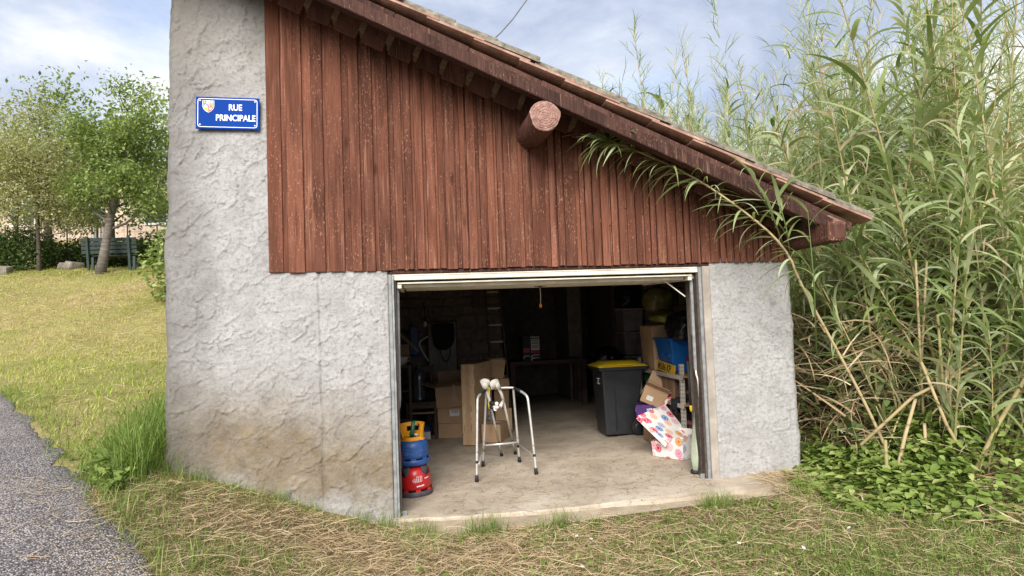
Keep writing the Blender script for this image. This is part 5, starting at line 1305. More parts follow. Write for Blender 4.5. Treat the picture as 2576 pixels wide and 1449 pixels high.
# ---- by the right jamb
t = thing('cloth_bag', 'pale green cloth bag hanging down the right door jamb to the floor', 'cloth bag', (2.455, .23, fz(2.45)))
mb = MB(); n = 14; vs = []
prof_ = [(.006, .58), (.012, .54), (.022, .44), (.034, .34), (.045, .24), (.050, .16), (.046, .10), (.040, .055), (.030, .03)]
for r, z in prof_:
    for i in range(n):
        a = 2*math.pi*i/n; f = 1+.22*math.sin(4*a+z*9)+.1*math.sin(7*a+z*17); vs.append((2.482-.030*(1-z/.58)+r*f*math.cos(a)*.8, .23+r*f*math.sin(a)*1.3, fz(2.45)+z))
fs = [(j*n+i, j*n+(i+1) % n, (j+1)*n+(i+1) % n, (j+1)*n+i) for j in range(len(prof_)-1) for i in range(n)]
mb.add(vs, fs, smooth=True); mb.build('body', M['pale_cloth'], t)
MB().lathe([(0, .0), (.04, .0), (.044, .02), (.034, .034)], (2.452, .23, fz(2.45)), n=14).build('dark_hem', M['rubber'], t)
t = thing('broom', 'black broom handle with a yellow tip leaning inside the right jamb', 'broom', (2.50, .33, .62))
MB().tube([(2.497, .36, .68), (2.49, .37, 1.10)], .014, n=8).build('handle', M['rubber'], t)
MB().lathe([(0, -.03), (.012, -.025), (.016, 0), (.016, .03)], (2.497, .36, .66), n=10).build('tip', M['yellow'], t)
# ------------------------------------------------------------------ vegetation
G = np.random.default_rng(5)
def U_(a, b, n): return G.uniform(a, b, n)
def stuff(name, me): return tag(link(name, me), kind='stuff')
def zarr(x, y): return gz(x, y)
def on_slab(x, y): return (y > np.interp(x, [-.2, .05, .12, .66, 1.4, 2.1, 2.16, 2.3, 2.83], [-.12, -.30, -.47, -.50, -.55, -.64, -.47, -.45, -.70])) & (x > -.22) & (x < 2.85)
def clear(x, y, road=0.0):
    rd = road_dist(x, y)
    return ~on_slab(x, y) & ~((x > -2.02) & (x < 3.4) & (y > -.015)) & (rd > road), rd
def blades(n, xr, yr, h, w, th=(0, .5), curv=(.2, 1.2), S=3, dens=None, road=0.0, tint=None, wp=1.6, lift=0.0):
    x = U_(*xr, n); y = U_(*yr, n); ok, rd = clear(x, y, road)
    if dens is not None: ok &= G.random(n) < dens(x, y, rd)
    x, y = x[ok], y[ok]; k = len(x); b = np.stack([x, y, zarr(x, y)-.012+lift], -1)
    v, q, s = strips(b, U_(0, 6.283, k), U_(*th, k), U_(*curv, k), U_(*h, k)*(.6+.8*fbm(x*2, y*2, 31)), U_(*w, k), S, wp)
    t = np.clip(G.normal(.42, .2, k), 0, 1) if tint is None else np.clip(tint(x, y, k), 0, 1)
    return v, q, np.repeat(t, s)
# mown bank: short blades, yellowish, with straw patches
def lawn_dens(x, y, rd): return np.clip(.35+1.1*fbm(x*.9, y*.9, 77), 0, 1)*((x-(y+5.5)*-.87) > -.8)
dry = lambda x, y, k: .05+.75*fbm(x*.8, y*.8, 41)*.8+.5*np.clip((y-5.5)/3, 0, 1)*np.clip((12.3-y)/1.5, 0, 1)+G.normal(0, .16, k)
a = blades(110000, (-13, -2), (.3, 13.6), (.05, .12), (.006, .014), (.2, 1.2), (.2, 1.2), 2, lawn_dens, .05, dry)
me = np_mesh('mown_grass', *a[:2], M['lawn_blades'], a[2]); stuff('mown_grass', me)
# hay lying on the bank
def hay(n, xr, yr, L, w, dens=None, road=-9, lift=.012, curl=1.2, slab_ok=False, tint=(.2, .95)):
    x = U_(*xr, n); y = U_(*yr, n); ok, rd = clear(x, y, road)
    if dens is not None: ok &= G.random(n) < dens(x, y, rd)
    x, y = x[ok], y[ok]; k = len(x)
    b = np.stack([x, y, zarr(x, y)+lift*G.random(k)], -1)
    v, q, s = strips(b, U_(0, 6.283, k), U_(1.25, 1.62, k), U_(-.15, .45, k), U_(*L, k), U_(*w, k), 4, 3.0, haz=U_(-curl, curl, k), roll=U_(-.8, .8, k))
    vz = v.reshape(k, s, 3); gx = zarr(vz[..., 0], vz[..., 1]); vz[..., 2] = np.maximum(vz[..., 2], gx+.003)
    return vz.reshape(-1, 3), q, np.repeat(U_(*tint, k), s)
a = hay(26000, (-13, -2), (2.5, 13), (.10, .35), (.004, .010), lambda x, y, rd: np.clip(fbm(x*.7, y*.7, 51)*2-.6, 0, 1)*(.3+.7*(y > 5)), .1)
stuff('hay', np_mesh('hay', *a[:2], M['straw'], a[2]))
# foreground verge: cut straw, fresh blades, and a mat of low green
near = lambda x, y: ((x*0+1)).astype(bool)
strawd = lambda x, y, rd: np.clip(.30+1.0*fbm(x*1.3, y*1.3, 61)-.22*np.clip((-.4-x)/.8, 0, 1)-.55*np.clip((x-1.6)/1.4, 0, 1)*np.clip((-.6-y)/.5, 0, 1)*.8, .08, 1)*np.where(rd < 0, np.clip(1+rd/.8, 0, 1)**1.6*.9, 1)
a = hay(80000, (-3.2, 4.4), (-3.3, -.1), (.04, .19), (.0013, .0036), strawd, -.75, .035, 1.6)
b = hay(3000, (-2.5, 4.2), (-1.9, -.35), (.12, .30), (.002, .0045), strawd, .0, .06, 1.0)
cc = cat_strips([a, b]); stuff('cut_straw', np_mesh('cut_straw', *cc[:2], M['straw'], cc[2]))
greend = lambda x, y, rd: np.clip(.06+2.6*(fbm(x*1.6+3, y*1.6, 71)-.36)+.35*np.clip((x-1.2)/2, 0, 1)+.35*np.clip((-.4-x)/.8, 0, 1)-.4*np.exp(-((y+.75)/.28)**2), .02, 1)*np.clip((rd+.16)/.35, .02, 1)
a = blades(85000, (-2.9, 4.6), (-3.3, -.05), (.05, .15), (.0022, .0050), (.1, 1.0), (.2, 1.3), 3, greend, -.14)
# tufts hugging the slab edge and the foot of the wall
tv = []
for cx, cy, n, hh in [(-1.95, -.10, 60, .24), (-1.72, -.08, 40, .16), (-1.45, -.07, 26, .10), (-1.1, -.08, 45, .12), (-.85, -.10, 40, .10), (-.55, -.13, 50, .13), (-.42, -.16, 50, .16), (-.30, -.20, 90, .18), (-.05, -.42, 80, .17), (.06, -.52, 60, .13), (.36, -.55, 110, .17), (.50, -.57, 120, .20), (.86, -.62, 60, .12), (1.02, -.60, 110, .17), (1.25, -.66, 70, .12), (1.5, -.70, 60, .11), (2.18, -.66, 130, .17), (2.32, -.62, 90, .15), (2.5, -.72, 50, .12), (1.85, -.74, 60, .10), (2.7, -.80, 60, .10), (2.95, -.66, 70, .16), (3.1, -.45, 60, .18)]:
    n = int(n*1.0); hh *= 1.12; x = cx+G.normal(0, .055, n); y = cy+G.normal(0, .03, n); ok = ~on_slab(x, y) & ~((x > -2.02) & (x < 3.4) & (y > -.02)); x, y = x[ok], y[ok]; n = len(x)
    bb = np.stack([x, y, zarr(x, y)-.01], -1)
    v, q, s = strips(bb, U_(0, 6.28, n), U_(.0, .5, n), U_(.1, 1.0, n), hh*U_(.5, 1.15, n), U_(.0028, .0055, n), 4, 1.8); tv.append((v, q, np.repeat(np.clip(G.normal(.38, .2, n), 0, 1), s)))
cc = cat_strips([a]+tv); stuff('verge_grass', np_mesh('verge_grass', *cc[:2], M['grass'], cc[2]))
# tall grass with seed heads round the outer corner
n = 5600; x = -2.04-np.abs(G.normal(0, .42, n)); y = U_(-.35, 3.2, n); rd = road_dist(x, y); ok = (rd > .05); x, y, rd = x[ok], y[ok], rd[ok]; n = len(x)
hgt = (.22+.42*np.clip(1-(-x-2.05)/.75, 0, 1))*U_(.55, 1.1, n)*np.clip(rd/.35, .35, 1)
bb = np.stack([x, y, zarr(x, y)-.01], -1); az_ = U_(0, 6.28, n)
v, q, s = strips(bb, az_, U_(0, .35, n), U_(.15, 2.0, n), hgt*U_(.7, 1.25, n), U_(.004, .009, n), 5, 2.0)
A1 = (v, q, np.repeat(np.clip(G.normal(.36, .2, n), 0, 1), s)); Pt = v.reshape(n, s, 3)[:, -2]
hd = G.random(n) < .10; hb = Pt[hd]; kk = len(hb)
v, q, s = strips(hb, az_[hd], U_(.7, 1.3, kk), U_(.1, .6, kk), U_(.05, .09, kk), U_(.010, .016, kk), 3, 3.0, taper0=.3)
A2 = (v, q, np.repeat(U_(.5, .95, kk), s)); m_ = 5200; ii = G.integers(0, len(EP), m_); off = -np.abs(G.normal(0, .17, m_)); off[: m_//8] = U_(0, .06, m_//8)
ex, ey = EP[ii, 0]+nrm[ii, 0]*off+G.normal(0, .03, m_), EP[ii, 1]+nrm[ii, 1]*off+G.normal(0, .03, m_); ok = (ey < 4.5) & (ey > -2.4) & (G.random(m_) < np.clip(fbm(ex*2.6, ey*2.6, 19)*2.6-.75, 0, 1)) & ~((ex > -2.02) & (ey > -.02)); ex, ey = ex[ok], ey[ok]; m_ = len(ex)
v, q, s = strips(np.stack([ex, ey, zarr(ex, ey)-.01], -1), U_(0, 6.28, m_), U_(0, .8, m_), U_(.2, 1.6, m_), U_(.06, .24, m_), U_(.003, .007, m_), 4, 1.9)
A3 = (v, q, np.repeat(np.clip(G.normal(.5, .25, m_), 0, 1), s))
cc = cat_strips([A1, A2, A3]); stuff('tall_grass', np_mesh('tall_grass', *cc[:2], M['grass'], cc[2]))
# low leafy weeds: by the corner, in the verge, and the bramble bed under the reeds
def leafbed(name, mat, n, xf, yf, zf, size, simple=False, pitch=(-.2, .7), extra=None):
    x = xf(n); y = yf(n)
    ok = ~on_slab(x, y) & ~((x > -2.02) & (x < 3.42) & (y > -.03)); x, y = x[ok], y[ok]
    if extra is not None: k_ = extra(x, y); x, y = x[k_], y[k_]
    n = len(x); z = zarr(x, y)+zf(x, y, n)
    v, q, s = leaves(np.stack([x, y, z], -1), U_(0, 6.28, n), U_(*pitch, n), U_(*size, n), U_(-.5, .5, n), simple)
    return stuff(name, np_mesh(name, v, q, M[mat], np.repeat(np.clip(G.normal(.5, .24, n), 0, 1), s)))
leafbed('corner_weeds', 'nettle', 900, lambda n: -2.12-np.abs(G.normal(-.05, .30, n)), lambda n: G.normal(-.22, .36, n), lambda x, y, n: np.abs(G.normal(.02, .06, n)), (.03, .10), extra=lambda x, y: road_dist(x, y) > .08)
leafbed('verge_clover', 'grass', 20000, lambda n: U_(.2, 4.6, n), lambda n: U_(-2.9, -.6, n), lambda x, y, n: U_(.01, .055, n), (.014, .034), True, extra=lambda x, y: G.random(len(x)) < np.clip((fbm(x*1.9, y*1.9, 83)-.34)*3.4+.4*np.clip((x-1.5)/1, 0, 1), 0, 1))
leafbed('verge_weeds', 'nettle', 900, lambda n: U_(-1.6, 3.8, n), lambda n: U_(-2.2, -.75, n), lambda x, y, n: U_(.0, .05, n), (.03, .075), extra=lambda x, y: (fbm(x*2.3, y*2.3, 87) > .52) & (road_dist(x, y) > .1))
def bedh(x, y, n): return np.abs(G.random(n))**.6*(.06+.42*np.clip((x-3.25)/.9, 0, 1)*np.clip((y+1.75)/.9, 0, 1))
leafbed('bramble_bed', 'nettle', 7600, lambda n: 3.05+np.abs(G.normal(.62, .62, n)), lambda n: G.normal(-.62, .52, n), bedh, (.045, .105), extra=lambda x, y: (y > -1.65-.0*x) & (x+y*.55 > 2.55) & (x < 6) & (fbm(x*2.1, y*2.1, 93) > .34))
leafbed('bramble_thicket', 'hedge_leaf', 3500, lambda n: U_(3.5, 7.5, n), lambda n: U_(-.6, 3.5, n), lambda x, y, n: U_(.05, .75, n), (.05, .10))
# leaf litter, straw and twigs blown onto the concrete
n = 800; x = U_(-.1, 2.45, n); y = -.35+np.abs(G.normal(0, 1.15, n)); bb = np.stack([x, y, FL(x)+.004-np.clip(-y, 0, 1)*.07], -1)
v, q, s = strips(bb, U_(0, 6.28, n), U_(1.5, 1.57, n), U_(-.02, .04, n), U_(.03, .17, n)*np.where(G.random(n) < .12, 1.8, 1), U_(.0022, .005, n), 4, 3.0, haz=U_(-1.3, 1.3, n))
A1 = (v, q, np.repeat(U_(0, .7, n), s)); stuff('floor_litter', np_mesh('floor_litter', *A1[:2], M['straw'], A1[2]))
n = 300; x = U_(0, 2.5, n); y = U_(-.4, 4.0, n)
v, q, s = leaves(np.stack([x, y, FL(x)+.012-np.clip(-y, 0, 1)*.07], -1), U_(0, 6.28, n), U_(-.2, .25, n), U_(.008, .032, n), U_(-.4, .4, n), True)
stuff('fallen_leaves', np_mesh('fallen_leaves', v, q, M['card_dark'], None))
# straw heaped at the right pier foot and dry reed litter under the thicket
a = hay(5200, (2.9, 6.0), (-3.0, -.5), (.12, .55), (.004, .013), lambda x, y, rd: np.clip((x+.55*y-2.55)*1.1, 0, 1)*np.clip(1.2*fbm(x*1.8, y*1.8, 99), .1, 1), -9, .06, .7)
b = hay(900, (2.55, 3.3), (-.34, -.03), (.08, .3), (.002, .005), None, -9, .07, 1.5)
cc = cat_strips([a, b]); stuff('reed_litter', np_mesh('reed_litter', *cc[:2], M['straw'], cc[2]))
# daisies
dm = MB(); 
for k in range(9):
    a = 2*math.pi*k/9; dm.add([(0, 0, .001), (.010*math.cos(a-.25), .010*math.sin(a-.25), .002), (.014*math.cos(a), .014*math.sin(a), .0015), (.010*math.cos(a+.25), .010*math.sin(a+.25), .002)], [(0, 1, 2, 3)])
petm = dm.mesh('petals', recalc=False); petm.materials.append(M['white'])
eym = MB().lathe([(.0045, 0), (.004, .003), (0, .004)], (0, 0, .001), n=8).mesh('eye'); eym.materials.append(M['gold'])
stm = MB().tube([(0, 0, -.05), (0, 0, .0)], .0012, n=5).mesh('stalk'); stm.materials.append(M['bench'])
for k, (x, y) in enumerate([(1.05, -.95), (1.13, -1.04), (.62, -1.25), (1.9, -1.25), (1.98, -1.5), (2.12, -1.35), (2.3, -1.7), (2.52, -1.05), (1.5, -1.45), (.95, -1.5), (2.75, -1.5), (2.62, -1.32)]):
    t = thing('daisy', 'tiny white daisy in the cut grass in front of the garage', 'daisy', (x, y, gzs(x, y)+.055), 'daisies in the verge')
    t.rotation_euler = (random.uniform(-.7, -.1), random.uniform(-.4, .4), random.random()*6)
    for nm, me in (('petals', petm), ('eye', eym), ('stalk', stm)): link(nm, me, t, world=False)

# ---- giant reeds
def stem_strip(p, rz_, n=6):
    mb = MB(); mb.tube(p, rz_, n=n, caps=True); return mb
def cane_proto(kind, seed, H):
    g = np.random.default_rng(seed); ph = g.uniform(0, 6.28); bend = g.uniform(.02, .12)*H
    zz = np.linspace(0, 1, 11); sx = bend*zz**2.2*math.cos(ph); sy = bend*zz**2.2*math.sin(ph)
    pts = [(a, b, c) for a, b, c in zip(sx, sy, zz*H)]; r = [.0135*(1-.68*z)*(1.0 if kind != 'young' else .75) for z in zz]
    mb = MB(); mb.tube(pts, r, n=6)
    for z in np.arange(.18, H*.8, .21):        # swollen nodes
        u = z/H; c = Vector((bend*u**2.2*math.cos(ph), bend*u**2.2*math.sin(ph), z)); rr_ = .0135*(1-.68*u)
        mb.tube([c-Vector((0, 0, .006)), c, c+Vector((0, 0, .006))], [rr_*1.0, rr_*1.22, rr_*1.0], n=6, caps=False)
    at = lambda u: np.stack([bend*u**2.2*math.cos(ph), bend*u**2.2*math.sin(ph), u*H], -1)
    parts = []
    if kind in ('leafy', 'young'):
        n = 56 if kind == 'leafy' else 30; u = np.linspace(.24 if kind == 'leafy' else .14, .99, n)+g.normal(0, .006, n); u = np.clip(u, .05, .995)
        az = ph+np.arange(n)*math.pi+g.normal(0, .75, n); Ln = g.uniform(.32, .62, n)*(1-.35*np.clip((u-.75)/.25, 0, 1))
        v, q, s = strips(at(u), az, g.uniform(.30, .75, n)-.25*np.clip((u-.85)/.15, 0, 1), g.uniform(.6, 2.1, n), Ln, g.uniform(.027, .050, n), 7, 2.2, haz=g.normal(0, .35, n), taper0=.55, roll=g.normal(0, .45, n))
        parts.append((v, q, np.repeat(np.clip(g.normal(.52, .24, n), 0, 1), s)))
    if kind == 'branched':
        n = 26; u = np.linspace(.30, .98, n); az = ph+np.arange(n)*math.pi+g.normal(0, .8, n); b0 = at(u); Ls = g.uniform(.25, .65, n)*(1.1-.5*u)
        v, q, s = strips(b0, az, g.uniform(.35, .8, n), g.uniform(-.4, .2, n), Ls, np.full(n, .006), 3, 6.0); parts.append((v, q, np.repeat(np.full(n, .75), s)))
        V3 = v.reshape(n, s, 3); C_ = (V3[:, 0::2]+V3[:, 1::2])/2; m = 7
        for j in range(m):
            f = j/(m-1)*3; i = np.minimum(int(f), 2); p = C_[:, i]*(1-(f-i))+C_[:, i+1]*(f-i)
            v, q, s2 = strips(p, az+g.normal(0, 1.0, n), g.uniform(.2, .9, n), g.uniform(.1, 1.1, n), g.uniform(.12, .30, n), g.uniform(.007, .014, n), 4, 2.0, haz=g.normal(0, .4, n), roll=g.normal(0, .5, n))
            parts.append((v, q, np.repeat(np.clip(g.normal(.70, .24, n), 0, 1), s2)))
    if kind == 'dead':
        n = 24; u = g.uniform(.12, .97, n); az = g.uniform(0, 6.28, n)
        v, q, s = strips(at(u), az, g.uniform(.5, 1.2, n), g.uniform(1.0, 2.3, n), g.uniform(.25, .6, n), g.uniform(.010, .026, n), 6, 2.2, haz=g.normal(0, .7, n), roll=g.normal(0, .9, n))
        parts.append((v, q, np.repeat(g.uniform(0, 1, n), s)))
    if kind in ('leafy', 'young'):      # a few withered leaves low on the stem
        n = 7; u = g.uniform(.06, .34, n)
        v, q, s = strips(at(u), g.uniform(0, 6.28, n), g.uniform(.8, 1.4, n), g.uniform(1.0, 1.9, n), g.uniform(.2, .45, n), g.uniform(.008, .018, n), 5, 2.2, haz=g.normal(0, .6, n), roll=g.normal(0, .8, n))
        dryp = (v, q, np.repeat(g.uniform(0, 1, n), s))
    else: dryp = None
    st = mb.mesh('stem', recalc=False); st.materials.append(M['cane_stem'])
    cc = cat_strips(parts); nq = len(cc[1]); mats = [M['cane_dry'] if kind == 'dead' else M['cane_leaf'], M['cane_dry']]; mi = np.zeros(nq, int)
    if dryp is not None:
        cc = cat_strips([cc, dryp]); mi = np.concatenate([mi, np.ones(len(cc[1])-nq, int)])
    lf = np_mesh('leaves', cc[0], cc[1], None, cc[2], mats=mats, mi=mi)
    return st, lf
PROT = {'leafy': [cane_proto('leafy', 100+i, h) for i, h in enumerate((2.8, 3.2, 3.5, 3.9, 3.3))],
        'young': [cane_proto('young', 200+i, h) for i, h in enumerate((1.5, 1.9, 2.3, 2.6))],
        'branched': [cane_proto('branched', 300+i, h) for i, h in enumerate((4.2, 4.5, 4.8, 5.1))],
        'dead': [cane_proto('dead', 400+i, h) for i, h in enumerate((2.6, 3.4, 4.2))]}
LBL = {'leafy': ('giant_reed', 'tall giant reed with broad drooping green leaves in the thicket right of the garage'),
       'young': ('young_reed', 'short young reed with broad green leaves at the front of the thicket'),
       'branched': ('feathery_reed', 'tall feathery reed with thin side shoots rising behind the garage roof'),
       'dead': ('dead_reed', 'dry tan reed with withered leaves inside the thicket right of the garage')}
def cane(kind, i, x, y, rz_=None, tilt=(0, 0), sc=1.0, label=None, z=None):
    st, lf = PROT[kind][i % len(PROT[kind])]; nm, lb = LBL[kind]
    t = thing(nm, label or lb, 'reed', (x, y, (gzs(x, y)-.03) if z is None else z), None if label else {'leafy': 'giant reeds beside the garage', 'young': 'young reeds in front of the thicket', 'branched': 'feathery reeds behind the roof', 'dead': 'dead reeds in the thicket'}[kind])
    t.rotation_euler = (tilt[0], tilt[1], 0); t.scale = (sc, sc, sc)
    for nme, me in (('stem', st), ('leaves', lf)):
        o = link(nme, me, t, world=False); o.rotation_euler = (0, 0, G.uniform(0, 6.28) if rz_ is None else rz_) 
    a = t.children[0].rotation_euler[2] if t.children else 0
    for o in t.children: o.rotation_euler[2] = a
    return t
def okpos(x, y): return not (x < 3.62 and y > -.3) and not (x < 4.05 and -.75 < y < 7.5) or x > 4.05
cnt = 0
def fill(kind, n, xr, yr, tl=.10, sc=(.9, 1.1), fn=None):
    k = 0
    while k < n:
        x, y = G.uniform(*xr), G.uniform(*yr)
        if not okpos(x, y) or (fn and not fn(x, y)): 
            if G.random() < .0: break
            continue
        cane(kind, int(G.integers(0, 9)), x, y, None, (G.normal(0, tl), G.normal(0, tl)), G.uniform(*sc)); k += 1
fill('leafy', 52, (4.1, 6.8), (-.3, 4.0), .10, (.8, 1.05))
fill('leafy', 26, (4.1, 5.4), (-.75, .8), .14, (.62, .9))
fill('leafy', 14, (4.4, 8), (3.5, 7), .09)
fill('branched', 44, (4.4, 7.5), (1.8, 5.5), .09, (.78, 1.0))
fill('leafy', 16, (4.7, 7.0), (.6, 3.4), .09, (1.05, 1.25))
fill('branched', 26, (5.0, 7.5), (.4, 4), .09, (.95, 1.2))
fill('young', 92, (3.95, 5.8), (-1.0, 1.4), .24, (.8, 1.15))
fill('young', 16, (3.75, 4.6), (.2, 3.0), .18, (.8, 1.0))
fill('branched', 58, (4.2, 9.5), (4.5, 10.5), .08, (.85, 1.1))
fill('dead', 62, (4.1, 7), (-.2, 5), .28, (.75, 1.05))
fill('dead', 22, (4.4, 9), (4, 9), .22)
# the reeds one can pick out
fill('branched', 42, (4.3, 7.2), (7.7, 10.2), .06, (1.12, 1.42))
fill('leafy', 16, (4.4, 7), (7.7, 10), .08, (1.3, 1.6))
fill('dead', 12, (4.4, 6.5), (7.7, 10), .2, (1.2, 1.4))
cane('branched', 3, 5.25, 7.9, .3, (.0, -.03), 1.5, 'tall feathery reed standing alone against the sky above the roof')
cane('branched', 1, 5.85, 7.6, 1.3, (.0, .02), 1.5, 'second feathery reed above the roof, its tips bending apart')
cane('leafy', 3, 4.62, -.30, .8, (.02, -.17), 1.2, 'tallest broad leaved reed, its bare tan stem leaning left into the sky')
cane('leafy', 4, 4.95, -.55, 2.8, (.03, .02), 1.3, 'broad leaved reed at the right edge with long arching top leaves')
cane('dead', 2, 4.12, -.05, .3, (.03, -.035), 1.02, 'thick broken tan reed standing just beyond the eave')
# tangle of fallen dry reeds inside the thicket, and its far unpickable depth
n = 12000; x = 3.7+np.abs(G.normal(1.6, 1.7, n)); y = U_(-.3, 6.5, n); z = zarr(x, y)+G.random(n)**1.1*(1.3+1.0*np.clip(x-4.2, 0, 1.3)); ok = ~((x < 3.95) & (z > 1.6)); x, y, z = x[ok], y[ok], z[ok]; n = len(x)
v, q, s = strips(np.stack([x, y, z], -1), U_(0, 6.28, n), U_(.7, 1.9, n), U_(-.3, 1.0, n), U_(.3, 1.1, n), U_(.006, .020, n), 5, 3.0, haz=G.normal(0, .5, n), roll=G.normal(0, .8, n))
vv = v.reshape(n, s, 3); keep = ~(((vv[..., 0] < 3.47) & (vv[..., 1] > -.32)).any(1) | ((vv[..., 0] < 3.95) & (vv[..., 1] > -.8) & (vv[..., 2] > 1.55)).any(1))
v = vv[keep].reshape(-1, 3); n = int(keep.sum()); q = (np.arange(n)[:, None, None]*s + np.array([[2*i, 2*i+1, 2*i+3, 2*i+2] for i in range(s//2-1)])[None]).reshape(-1, 4)
stuff('dry_reed_tangle', np_mesh('dry_reed_tangle', v, q, M['straw'], np.repeat(U_(.05, .85, n), s)))
P_ = []
for k in range(460):
    kind = ('branched', 'leafy', 'dead')[k % 3]; st, lf = PROT[kind][k % len(PROT[kind])]
    nv = len(lf.vertices); V = np.empty(nv*3, np.float32); lf.vertices.foreach_get('co', V); V = V.reshape(-1, 3).astype(float)
    nq = len(lf.polygons); Q = np.empty(nq*4, np.int32); lf.polygons.foreach_get('vertices', Q); Q = Q.reshape(-1, 4)
    T = np.empty(nv, np.float32); lf.attributes['tint'].data.foreach_get('value', T)
    a = G.uniform(0, 6.28); sc = G.uniform(.85, 1.3); x0, y0 = G.uniform(4.6, 14), G.uniform(1.5, 14)
    if x0 < 4.9: continue
    V[:, 0], V[:, 1] = (V[:, 0]*math.cos(a)-V[:, 1]*math.sin(a))*sc+x0, (V[:, 0]*math.sin(a)+V[:, 1]*math.cos(a))*sc+y0; V[:, 2] = V[:, 2]*sc+gzs(x0, y0)
    P_.append((V, Q, T))
cc = cat_strips(P_); stuff('far_reeds', np_mesh('far_reeds', *cc[:2], M['cane_leaf'], cc[2]))
# the reed that has fallen across the gable
fp = [(3.93, -.55, .02), (3.82, -.50, .36), (3.668, -.45, .79), (3.397, -.44, 1.335), (3.152, -.48, 1.745), (2.986, -.56, 2.07), (2.638, -.50, 2.403), (2.253, -.38, 2.722), (1.826, -.28, 2.946), (1.62, -.24, 3.03)]
fc = thing('fallen_reed', 'long pale reed leaning across the red gable boards, its leafy tip under the verge', 'reed', (3.93, -.55, .02))
sp_ = smooth(fp, 2); MB().tube(sp_, [.0145*(1-.6*i/(len(sp_)-1)) for i in range(len(sp_))], n=8).build('stem', M['cane_stem'], fc)
nd = MB()
for i in range(2, len(sp_)-1, 2):
    a, b = sp_[i], sp_[i+1]; d = (b-a).normalized(); nd.tube([a-d*.008, a, a+d*.008], [.012, .0165*(1-.5*i/len(sp_)), .012], n=8, caps=False)
nd.build('stem_nodes', M['cane_stem'], fc)['kind'] = 'stuff'
SPA = np.array([tuple(p) for p in sp_]); prm = np.linspace(0, 1, len(SPA))
n = 120; u = np.sort(1-.52*U_(0, 1.0, n)**1.5); b0 = np.stack([np.interp(u, prm, SPA[:, k]) for k in range(3)], -1)
az = np.where(G.random(n) < .7, U_(2.4, 3.9, n), U_(-2.2, .2, n)); pv = strips(b0, az, U_(.9, 1.9, n), U_(.5, 1.5, n), U_(.22, .46, n), U_(.013, .028, n), 7, 2.0, haz=G.normal(0, .3, n), roll=G.normal(0, .4, n), taper0=.5)
A1 = (pv[0], pv[1], np.repeat(np.clip(G.normal(.66, .2, n), 0, 1), pv[2]))
b0 = np.repeat(SPA[[10, 16, 22]], 1, 0); lv = np_mesh('leaves', *A1[:2], M['cane_leaf'], A1[2]); link('leaves', lv, fc)
def shoot(name, base, tip, n, Lr, seed, label):
    g = np.random.default_rng(seed); base = Vector(base); tip = Vector(tip)
    t = thing(name, label, 'reed shoot', base); mid = (base+tip)/2+Vector((.01, -.01, 0))
    MB().tube([base, mid, tip], [.007, .006, .003], n=6).build('stem', M['cane_leaf'], t)
    u = np.linspace(.25, 1, n); b0 = np.array([tuple(base.lerp(tip, k)) for k in u]); az = np.arange(n)*math.pi+g.normal(.2, .5, n)
    v, q, s = strips(b0, az, g.uniform(.15, .55, n), g.uniform(.4, 2.6, n), g.uniform(*Lr, n), g.uniform(.022, .038, n), 8, 2.3, roll=g.normal(0, .4, n), taper0=.5)
    link('leaves', np_mesh('leaves', v, q, M['cane_leaf'], np.repeat(np.clip(g.normal(.55, .18, n), 0, 1), s)), t)
shoot('reed_shoot', (2.96, -.56, 2.09), (2.72, -.62, 2.62), 8, (.25, .5), 1, 'green side shoot on the fallen reed nearest the gable middle')
shoot('reed_shoot', (3.04, -.53, 1.98), (2.92, -.60, 2.46), 7, (.25, .45), 2, 'green side shoot on the fallen reed below the verge rafter')
shoot('reed_shoot', (3.19, -.58, 1.20), (3.16, -.62, 2.34), 8, (.28, .45), 3, 'upright green reed shoot in front of the eave beam end')
# leaning and broken stems low in the thicket
def stick(label, pts, r=.014, grp=None):
    t = MB().tube(pts, [r]*(len(pts)-1)+[r*.8], n=8).build('broken_reed', M['cane_stem'], None); return tag(t, label, 'broken reed', grp)
stick('short broken reed stump upright beside the pier foot', [(3.62, -.75, .03), (3.60, -.78, .50)], .016)
stick('broken reed leaning right from the bramble bed near the pier', [(3.60, -.80, .05), (3.80, -.75, .52), (3.92, -.74, .80)], .015)
stick('long broken reed lying across the thicket at waist height', [(3.55, -.55, .42), (4.0, -.62, .80), (4.6, -.66, 1.05)], .014)
stick('thick broken reed rising to the right through the brambles', [(4.05, -1.05, .18), (4.38, -1.02, .62), (4.72, -1.0, 1.02)], .017)
stick('broken reed leaning left beside the thick rising one', [(4.25, -.95, .15), (4.02, -.92, .62), (3.9, -.85, 1.1)], .013)
stick('upright broken reed deep in the bramble bed', [(4.02, -.7, .1), (4.0, -.72, .60)], .015)
stick('slanting broken reed between the brambles and the right frame edge', [(4.55, -.9, .12), (4.48, -.9, .75)], .015)
stick('pale broken reed lying on the ground at the corner of the concrete apron', [(3.02, -.28, .16), (3.26, -.62, .10), (3.45, -.88, .07)], .011)
stick('dry reed piece lying in the litter at the bottom right', [(3.35, -1.5, .06), (3.9, -1.65, .09)], .011)
stick('dry reed piece crossing the litter at the far bottom right', [(3.75, -1.35, .10), (4.35, -1.75, .08)], .012)
rg_ = random.Random(4)
for k in range(26):
    x, y = rg_.uniform(3.9, 5.6), rg_.uniform(-.85, 1.6); h = rg_.uniform(.8, 2.0)
    if x < 4.05 and y > -.6: x += .25
    z = gzs(x, y); dx_, dy_ = rg_.uniform(-.35, .35), rg_.uniform(-.3, .2)
    stick('bare brown reed stem among others in the shade of the thicket', [(x, y, z), (x+dx_*.5, y+dy_*.5, z+h*.5), (x+dx_, y+dy_, z+h)], rg_.uniform(.010, .015), 'bare reed stems in the thicket')

